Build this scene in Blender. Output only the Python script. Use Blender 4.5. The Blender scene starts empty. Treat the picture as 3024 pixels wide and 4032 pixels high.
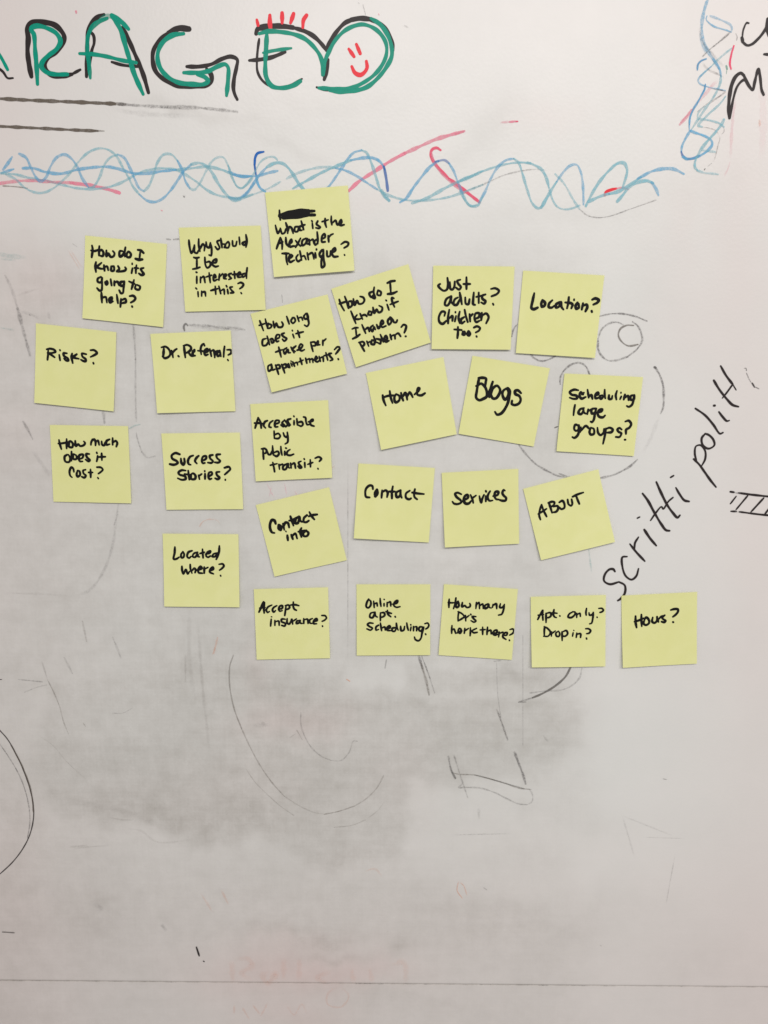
import bpy, math, random, re
import numpy as np
from mathutils import Vector, Matrix
random.seed(7)
rng = np.random.default_rng(11)
S = bpy.context.scene
R = math.radians

# ---------------------------------------------------------------- camera
PITCH, ROLL, DIST, FPX = R(11.3), R(0.5), 0.805, 3200.0
AIM = Vector((0, 0, 1.50))                       # point of the board in the middle of the view
fwd = Vector((0, math.cos(PITCH), -math.sin(PITCH)))
up0 = Vector((0, math.sin(PITCH), math.cos(PITCH)))
rt0 = Vector((1, 0, 0))
rgt = rt0 * math.cos(ROLL) + up0 * math.sin(ROLL)
upv = up0 * math.cos(ROLL) - rt0 * math.sin(ROLL)
EYE = AIM - fwd * DIST
cam_d = bpy.data.cameras.new('camera')
cam_d.sensor_fit = 'VERTICAL'; cam_d.sensor_height = 36.0
cam_d.lens = 36.0 * FPX / 4032.0
cam_d.clip_start = 0.02; cam_d.clip_end = 50
cam = bpy.data.objects.new('camera', cam_d)
m = Matrix((rgt, upv, -fwd)).transposed().to_4x4(); m.translation = EYE
cam.matrix_world = m
S.collection.objects.link(cam); S.camera = cam

# ---------------------------------------------------------------- world, lamps, exposure
w = bpy.data.worlds.new('World'); S.world = w; w.use_nodes = True
bg = w.node_tree.nodes['Background']
bg.inputs[0].default_value = (1.0, 0.965, 0.945, 1); bg.inputs[1].default_value = 0.37
def lamp(loc, size, energy, col, rot=(0, 0, 0)):
    d = bpy.data.lights.new('ceiling_lamp', 'AREA'); d.shape = 'RECTANGLE'
    d.size, d.size_y = size; d.energy = energy; d.color = col
    o = bpy.data.objects.new('ceiling_lamp', d); o.location = loc; o.rotation_euler = rot
    S.collection.objects.link(o)
lamp((0.10, -1.95, 2.62), (1.3, 0.50), 27, (1.0, 0.968, 0.945), (R(28), 0, 0))
lamp((1.35, -2.0, 2.62), (1.2, 0.6), 20.5, (1.0, 0.96, 0.94), (R(28), R(8), 0))
S.view_settings.view_transform = 'Standard'; S.view_settings.look = 'None'
S.view_settings.exposure = 0.0; S.view_settings.gamma = 1.0
S.cycles.transparent_max_bounces = 48

# ---------------------------------------------------------------- helpers
def to_board(px, py):
    """point of the board plane (y = 0) for a measured position in the photograph's 3024 x 4032 pixels"""
    d = fwd * FPX + rgt * (px - 1512.0) + upv * (2016.0 - py)
    t = -EYE.y / d.y
    p = EYE + d * t
    return np.array((p.x, p.z))
MM = 0.076 / 302.0                               # metres per photograph pixel near the middle

def link(o, parent=None):
    S.collection.objects.link(o)
    if parent is not None: o.parent = parent
    return o
def mesh_obj(name, verts, faces, mats, parent=None, mat_idx=None, uvs=None, alphas=None, smooth=False, label=None):
    me = bpy.data.meshes.new(name)
    me.from_pydata([tuple(v) for v in verts], [], faces)
    for mt in mats: me.materials.append(mt)
    if mat_idx is not None: me.polygons.foreach_set('material_index', mat_idx)
    if smooth: me.polygons.foreach_set('use_smooth', [True] * len(me.polygons))
    if uvs is not None:
        lay = me.uv_layers.new(name='UVMap')
        idx = np.empty(len(me.loops), dtype=np.int32); me.loops.foreach_get('vertex_index', idx)
        lay.data.foreach_set('uv', np.asarray(uvs, dtype=np.float32)[idx].ravel())
    if alphas is not None:
        a = me.attributes.new('ink', 'FLOAT', 'POINT'); a.data.foreach_set('value', np.asarray(alphas, dtype=np.float32))
    me.update()
    o = bpy.data.objects.new(name, me)
    if label: o['label'] = label
    return link(o, parent)

def new_mat(name):
    mt = bpy.data.materials.new(name); mt.use_nodes = True
    nt = mt.node_tree; nt.nodes.clear()
    out = nt.nodes.new('ShaderNodeOutputMaterial')
    b = nt.nodes.new('ShaderNodeBsdfPrincipled')
    return mt, nt, b, out
def N(nt, typ, **kw):
    n = nt.nodes.new(typ)
    for k, v in kw.items(): setattr(n, k, v)
    return n
def math_n(nt, op, a, b=None, c=None, clamp=False):
    n = N(nt, 'ShaderNodeMath', operation=op, use_clamp=clamp)
    for i, x in enumerate((a, b, c)):
        if x is None: continue
        if isinstance(x, (int, float)): n.inputs[i].default_value = x
        else: nt.links.new(x, n.inputs[i])
    return n.outputs[0]
def noise(nt, vec, scale, detail=3, rough=0.5):
    n = N(nt, 'ShaderNodeTexNoise'); n.inputs['Scale'].default_value = scale
    n.inputs['Detail'].default_value = detail; n.inputs['Roughness'].default_value = rough
    nt.links.new(vec, n.inputs['Vector']); return n.outputs['Fac']
def mapping(nt, vec, scale, loc=(0, 0, 0), rot=(0, 0, 0)):
    n = N(nt, 'ShaderNodeMapping'); n.inputs['Scale'].default_value = scale
    n.inputs['Location'].default_value = loc; n.inputs['Rotation'].default_value = rot
    nt.links.new(vec, n.inputs['Vector']); return n.outputs['Vector']
def mixc(nt, fac, a, b):
    n = N(nt, 'ShaderNodeMix', data_type='RGBA')
    for s, x in ((n.inputs[0], fac), (n.inputs[6], a), (n.inputs[7], b)):
        if isinstance(x, (int, float)): s.default_value = x
        elif isinstance(x, tuple): s.default_value = (*x, 1)
        else: nt.links.new(x, s)
    return n.outputs[2]
def ramp(nt, x, lo, hi):
    n = N(nt, 'ShaderNodeMapRange', interpolation_type='SMOOTHSTEP')
    n.inputs[1].default_value = lo; n.inputs[2].default_value = hi
    nt.links.new(x, n.inputs[0]); return n.outputs[0]

# ---------------------------------------------------------------- materials
def board_material():
    mt, nt, b, out = new_mat('whiteboard_enamel')
    tc = N(nt, 'ShaderNodeTexCoord').outputs['Object']
    g = N(nt, 'ShaderNodeAttribute', attribute_name='grime_vignette').outputs['Fac']
    pk = N(nt, 'ShaderNodeAttribute', attribute_name='blush_lens_cast').outputs['Fac']
    # woven traces of the eraser: fine horizontal and vertical wipes
    hz = noise(nt, mapping(nt, tc, (22, 1, 420)), 1.0, 4, 0.6)
    vt = noise(nt, mapping(nt, tc, (420, 1, 22)), 1.0, 4, 0.6)
    weave = math_n(nt, 'ADD', hz, vt)                                  # about 1
    cloud = noise(nt, mapping(nt, tc, (1, 1, 1)), 9.0, 6, 0.6)
    mid = noise(nt, tc, 55.0, 5, 0.65)
    fine = noise(nt, tc, 420.0, 3, 0.7)
    wipe = noise(nt, mapping(nt, tc, (5, 1, 75), rot=(0, R(16), 0)), 1.0, 4, 0.6)      # long strokes of the eraser
    wipe2 = noise(nt, mapping(nt, tc, (60, 1, 6), rot=(0, R(-14), 0)), 1.0, 3, 0.6)
    speck = ramp(nt, noise(nt, tc, 190.0, 2, 0.5), 0.71, 0.80)
    k = math_n(nt, 'MULTIPLY_ADD', weave, 0.35, 0.15)                  # ~0.5
    k = math_n(nt, 'ADD', k, math_n(nt, 'MULTIPLY_ADD', mid, 1.5, -0.75))
    k = math_n(nt, 'ADD', k, math_n(nt, 'MULTIPLY_ADD', cloud, 1.1, -0.55))
    k = math_n(nt, 'ADD', k, math_n(nt, 'MULTIPLY_ADD', fine, 0.5, -0.25), clamp=False)
    k = math_n(nt, 'ADD', k, math_n(nt, 'MULTIPLY_ADD', wipe, 0.6, -0.3))
    k = math_n(nt, 'ADD', k, math_n(nt, 'MULTIPLY_ADD', wipe2, 0.3, -0.15))
    k = math_n(nt, 'MAXIMUM', k, 0.0)
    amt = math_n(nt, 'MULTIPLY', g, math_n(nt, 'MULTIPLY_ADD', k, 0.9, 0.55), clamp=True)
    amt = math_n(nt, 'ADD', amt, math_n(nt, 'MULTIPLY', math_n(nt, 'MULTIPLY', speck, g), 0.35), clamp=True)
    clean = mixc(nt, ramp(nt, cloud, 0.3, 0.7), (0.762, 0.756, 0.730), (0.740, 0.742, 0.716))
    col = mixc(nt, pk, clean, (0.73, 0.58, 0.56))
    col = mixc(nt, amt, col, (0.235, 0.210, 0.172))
    nt.links.new(col, b.inputs['Base Color'])
    rr = math_n(nt, 'MULTIPLY_ADD', amt, 0.5, 0.33)
    nt.links.new(rr, b.inputs['Roughness'])
    b.inputs['Specular IOR Level'].default_value = 0.45
    # orange peel of the enamel
    pe = noise(nt, tc, 330.0, 1, 0.4)
    bp = N(nt, 'ShaderNodeBump'); bp.inputs['Strength'].default_value = 0.16; bp.inputs['Distance'].default_value = 0.00042
    nt.links.new(pe, bp.inputs['Height']); nt.links.new(bp.outputs[0], b.inputs['Normal'])
    nt.links.new(b.outputs[0], out.inputs[0])
    return mt

def ink_material(name, col, streak=0.35, speck=0.0, rough=0.45, soft=0.25):
    """marker ink: its cover is the 'ink' attribute, broken by streaks along the stroke and by the grain of the board"""
    mt, nt, b, out = new_mat(name)
    uv = N(nt, 'ShaderNodeUVMap', uv_map='UVMap').outputs[0]
    tc = N(nt, 'ShaderNodeTexCoord').outputs['Object']
    a = N(nt, 'ShaderNodeAttribute', attribute_name='ink').outputs['Fac']
    sep = N(nt, 'ShaderNodeSeparateXYZ'); nt.links.new(uv, sep.inputs[0])
    st = noise(nt, mapping(nt, uv, (14, 2.2, 1)), 1.0, 3, 0.6)
    cover = math_n(nt, 'MULTIPLY', a, math_n(nt, 'MULTIPLY_ADD', st, streak * 2.0, 1.0 - streak))
    grain = noise(nt, tc, 430.0, 3, 0.75)
    if speck > 0:
        gr = ramp(nt, grain, 0.40, 0.62)
        big = noise(nt, tc, 75.0, 3, 0.6)
        cover = math_n(nt, 'MULTIPLY', cover, math_n(nt, 'MULTIPLY_ADD', gr, speck * 1.3, 1.0 - speck))
        bt = math_n(nt, 'MULTIPLY_ADD', big, 3.0 * speck, 1.0 - 1.5 * speck)
        cover = math_n(nt, 'MULTIPLY', cover, math_n(nt, 'MAXIMUM', bt, 0.0))
    if soft > 0:
        av = math_n(nt, 'ABSOLUTE', sep.outputs[1])
        n = N(nt, 'ShaderNodeMapRange', interpolation_type='SMOOTHSTEP')
        n.inputs[1].default_value = 1.0; n.inputs[2].default_value = 1.0 - soft
        nt.links.new(av, n.inputs[0]); cover = math_n(nt, 'MULTIPLY', cover, n.outputs[0])
    cover = math_n(nt, 'MINIMUM', cover, 1.0)
    c2 = mixc(nt, math_n(nt, 'MULTIPLY', st, 0.7), col, tuple(min(1, x * 1.5 + 0.004) for x in col))
    nt.links.new(c2, b.inputs['Base Color']); b.inputs['Roughness'].default_value = rough; b.inputs['Specular IOR Level'].default_value = 0.12
    tr = N(nt, 'ShaderNodeBsdfTransparent'); mx = N(nt, 'ShaderNodeMixShader')
    nt.links.new(cover, mx.inputs[0]); nt.links.new(tr.outputs[0], mx.inputs[1]); nt.links.new(b.outputs[0], mx.inputs[2])
    nt.links.new(mx.outputs[0], out.inputs[0])
    return mt

def paper_material():
    mt, nt, b, out = new_mat('yellow_note_paper')
    tc = N(nt, 'ShaderNodeTexCoord').outputs['Object']
    oi = N(nt, 'ShaderNodeObjectInfo').outputs['Random']
    fib = noise(nt, mapping(nt, tc, (1, 1, 1)), 900.0, 3, 0.6)
    cl = noise(nt, tc, 45.0, 3, 0.5)
    c = mixc(nt, ramp(nt, cl, 0.3, 0.7), (0.84, 0.85, 0.395), (0.87, 0.875, 0.44))
    c = mixc(nt, math_n(nt, 'MULTIPLY', oi, 0.35), c, (0.79, 0.79, 0.345))
    c = mixc(nt, math_n(nt, 'MULTIPLY', fib, 0.16), c, (0.70, 0.69, 0.30))
    nt.links.new(c, b.inputs['Base Color']); b.inputs['Roughness'].default_value = 0.8
    b.inputs['Specular IOR Level'].default_value = 0.2
    bp = N(nt, 'ShaderNodeBump'); bp.inputs['Strength'].default_value = 0.25; bp.inputs['Distance'].default_value = 0.0004
    nt.links.new(noise(nt, tc, 60.0, 4, 0.55), bp.inputs['Height']); nt.links.new(bp.outputs[0], b.inputs['Normal'])
    tr = N(nt, 'ShaderNodeBsdfTransparent'); mx = N(nt, 'ShaderNodeMixShader'); mx.inputs[0].default_value = 0.89
    nt.links.new(tr.outputs[0], mx.inputs[1]); nt.links.new(b.outputs[0], mx.inputs[2])
    nt.links.new(mx.outputs[0], out.inputs[0])
    return mt

M_BOARD = board_material()
M_PAPER = paper_material()
M_PEN = ink_material('black_felt_pen', (0.006, 0.0055, 0.0055), streak=0.02, rough=0.6, soft=0.0)
INK = {
    'k': ink_material('black_marker', (0.026,0.020, 0.020), 0.03, 0.03, 0.35, 0.15),
    'u': ink_material('dried_brown_black_marker', (0.125, 0.102, 0.082), 0.25, 0.25, 0.5, 0.35),
    'g': ink_material('green_marker', (0.0, 0.26, 0.175), 0.15, 0.08, 0.35, 0.12),
    'r': ink_material('red_marker', (0.76, 0.035, 0.05), 0.10, 0.0, 0.35, 0.12),
    'q': ink_material('rose_red_marker', (0.85, 0.09, 0.17), 0.25, 0.15, 0.4, 0.3),
    'p': ink_material('pale_pink_marker', (0.85, 0.24, 0.33), 0.35, 0.3, 0.4, 0.35),
    'B': ink_material('deep_blue_marker', (0.015, 0.12, 0.42), 0.20, 0.0, 0.35, 0.2),
    'b': ink_material('blue_marker', (0.15, 0.42, 0.64), 0.4, 0.32, 0.45, 0.3),
    'c': ink_material('pale_cyan_marker', (0.24, 0.50, 0.58), 0.4, 0.35, 0.45, 0.35),
    'n': ink_material('grey_marker_ghost', (0.19, 0.18, 0.18), 0.3, 0.55, 0.5, 0.75),
    'o': ink_material('orange_marker_ghost', (0.78, 0.30, 0.16), 0.3, 0.3, 0.5, 0.8),
    'v': ink_material('brown_marker_ghost', (0.20, 0.175, 0.15), 0.3, 0.45, 0.5, 0.85),
    't': ink_material('teal_marker_ghost', (0.12, 0.36, 0.36), 0.35, 0.5, 0.5, 0.5),
}
INK_KEYS = list(INK)

# ---------------------------------------------------------------- strokes
def smooth_path(P, step):
    P = np.asarray(P, float)
    if len(P) == 2:
        n = max(2, int(np.linalg.norm(P[1] - P[0]) / step) + 1)
        return np.array([P[0] + (P[1] - P[0]) * t for t in np.linspace(0, 1, n)])
    Q = np.vstack([2 * P[0] - P[1], P, 2 * P[-1] - P[-2]])
    res = []
    for i in range(1, len(Q) - 2):
        p0, p1, p2, p3 = Q[i - 1], Q[i], Q[i + 1], Q[i + 2]
        def kn(a, b): return max(np.linalg.norm(b - a), 1e-9) ** 0.5       # centripetal: no loops at tight turns
        t0 = 0; t1 = t0 + kn(p0, p1); t2 = t1 + kn(p1, p2); t3 = t2 + kn(p2, p3)
        n = max(2, int(np.linalg.norm(p2 - p1) / step))
        for t in np.linspace(t1, t2, n, endpoint=False):
            A1 = (t1 - t) / (t1 - t0) * p0 + (t - t0) / (t1 - t0) * p1
            A2 = (t2 - t) / (t2 - t1) * p1 + (t - t1) / (t2 - t1) * p2
            A3 = (t3 - t) / (t3 - t2) * p2 + (t - t2) / (t3 - t2) * p3
            B1 = (t2 - t) / (t2 - t0) * A1 + (t - t0) / (t2 - t0) * A2
            B2 = (t3 - t) / (t3 - t1) * A2 + (t - t1) / (t3 - t1) * A3
            res.append((t2 - t) / (t2 - t1) * B1 + (t - t1) / (t2 - t1) * B2)
    res.append(P[-1])
    return np.array(res)

class Ribbons:
    """collects pen strokes on the plane as ribbons with round ends; point = (x, z, lift)"""
    def __init__(self): self.v, self.f, self.uv, self.a, self.m, self.k = [], [], [], [], [], 0
    def stroke(self, P, width, alpha=1.0, mi=0, joints=False, jitter=0.10, taper=0.8, fade=False):
        step = 0.0006 if width < 0.0035 else 0.0012
        C = smooth_path(P, step)
        keep = [0]
        for i in range(1, len(C)):
            if np.linalg.norm(C[i] - C[keep[-1]]) > step * 0.3: keep.append(i)
        C = C[keep]
        if len(C) < 2: C = np.array([C[0], C[0] + (width * 0.1, 0)])
        n = len(C)
        T = np.gradient(C, axis=0); T /= np.maximum(np.linalg.norm(T, axis=1), 1e-12)[:, None]
        Nn = np.stack([-T[:, 1], T[:, 0]], 1)
        L = np.concatenate([[0], np.cumsum(np.linalg.norm(np.diff(C, axis=0), axis=1))])
        ph = random.random() * 50
        wob = 1 + jitter * (np.sin(L / 0.0021 + ph) * 0.5 + np.sin(L / 0.0047 + ph * 2) * 0.5)
        e = np.minimum(L, L[-1] - L) / max(width, 1e-6)
        tp = taper + (1 - taper) * np.clip(e / 1.2, 0, 1)
        H = 0.5 * width * wob * tp
        self.k += 1
        z0 = self.k * 5e-6
        u0 = random.random() * 40
        def add(p, u, v, al, z): self.v.append((p[0], p[1], z)); self.uv.append((u0 + u * 100, v)); self.a.append(al); return len(self.v) - 1
        al = np.full(n, alpha)
        if fade: al = alpha * np.clip(np.minimum(L, L[-1] - L) / (0.25 * L[-1] + 1e-9), 0, 1)
        rows = []
        for i in range(n):
            z = z0 + i * 4e-8
            rows.append((add(C[i] + Nn[i] * H[i], L[i], 1, al[i], z), add(C[i], L[i], 0, al[i], z), add(C[i] - Nn[i] * H[i], L[i], -1, al[i], z)))
        for i in range(n - 1):
            a, b = rows[i], rows[i + 1]
            self.f += [(a[0], a[1], b[1], b[0]), (a[1], a[2], b[2], b[1])]; self.m += [mi, mi]
        for end, s in ((0, -1), (n - 1, 1)):                         # round ends
            r = rows[end]; arc = []
            for q in range(1, 6):
                th = math.pi * q / 6
                p = C[end] + Nn[end] * H[end] * math.cos(th) + T[end] * s * H[end] * math.sin(th)
                arc.append(add(p, L[end] + s * H[end] * math.sin(th), 1.0, al[end], z0 + end * 4e-8))
            ring = [r[0]] + arc + [r[2]]
            for q in range(len(ring) - 1):
                self.f.append((r[1], ring[q], ring[q + 1]) if s < 0 else (r[1], ring[q + 1], ring[q])); self.m.append(mi)
        if joints:
            P = np.asarray(P, float)
            for i in range(1, len(P) - 1):
                d0, d1 = P[i] - P[i - 1], P[i + 1] - P[i]
                c = d0.dot(d1) / (np.linalg.norm(d0) * np.linalg.norm(d1) + 1e-12)
                if c < 0.45:
                    z = z0 + 6e-6
                    c0 = add(P[i], 0, 0, alpha, z)
                    ring = [add(P[i] + width * 0.48 * np.array((math.cos(t), math.sin(t))), 0, 1, alpha, z) for t in np.linspace(0, 2 * math.pi, 10, endpoint=False)]
                    for q in range(10): self.f.append((c0, ring[(q + 1) % 10], ring[q])); self.m.append(mi)
    def build(self, name, mats, parent, place, label=None):
        V = place(np.array(self.v))
        # all faces towards the viewer (-y)
        F = []
        for f in self.f:
            a, b, c = V[f[0]], V[f[1]], V[f[2]]
            ny = (b[2] - a[2]) * (c[0] - a[0]) - (b[0] - a[0]) * (c[2] - a[2])
            F.append(f if ny < 0 else tuple(reversed(f)))
        return mesh_obj(name, V, F, mats, parent, self.m, self.uv, self.a, label=label)

PRE = re.compile(r'^([a-zB]?)(\d*\.?\d+)?(?:@(\.?\d+))?:')
def parse(s, default_ink, default_w):
    out = []
    for part in s.split('/'):
        part = part.strip()
        if not part: continue
        ink, wd, al = default_ink, default_w, 1.0
        mm = PRE.match(part)
        if mm:
            if mm.group(1) and mm.group(1) != 'w': ink = mm.group(1)
            if mm.group(2): wd = float(mm.group(2))
            if mm.group(3): al = float(mm.group(3))
            part = part[mm.end():]
        out.append((ink, wd, al, [tuple(map(float, q.split(','))) for q in part.split()]))
    return out

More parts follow.
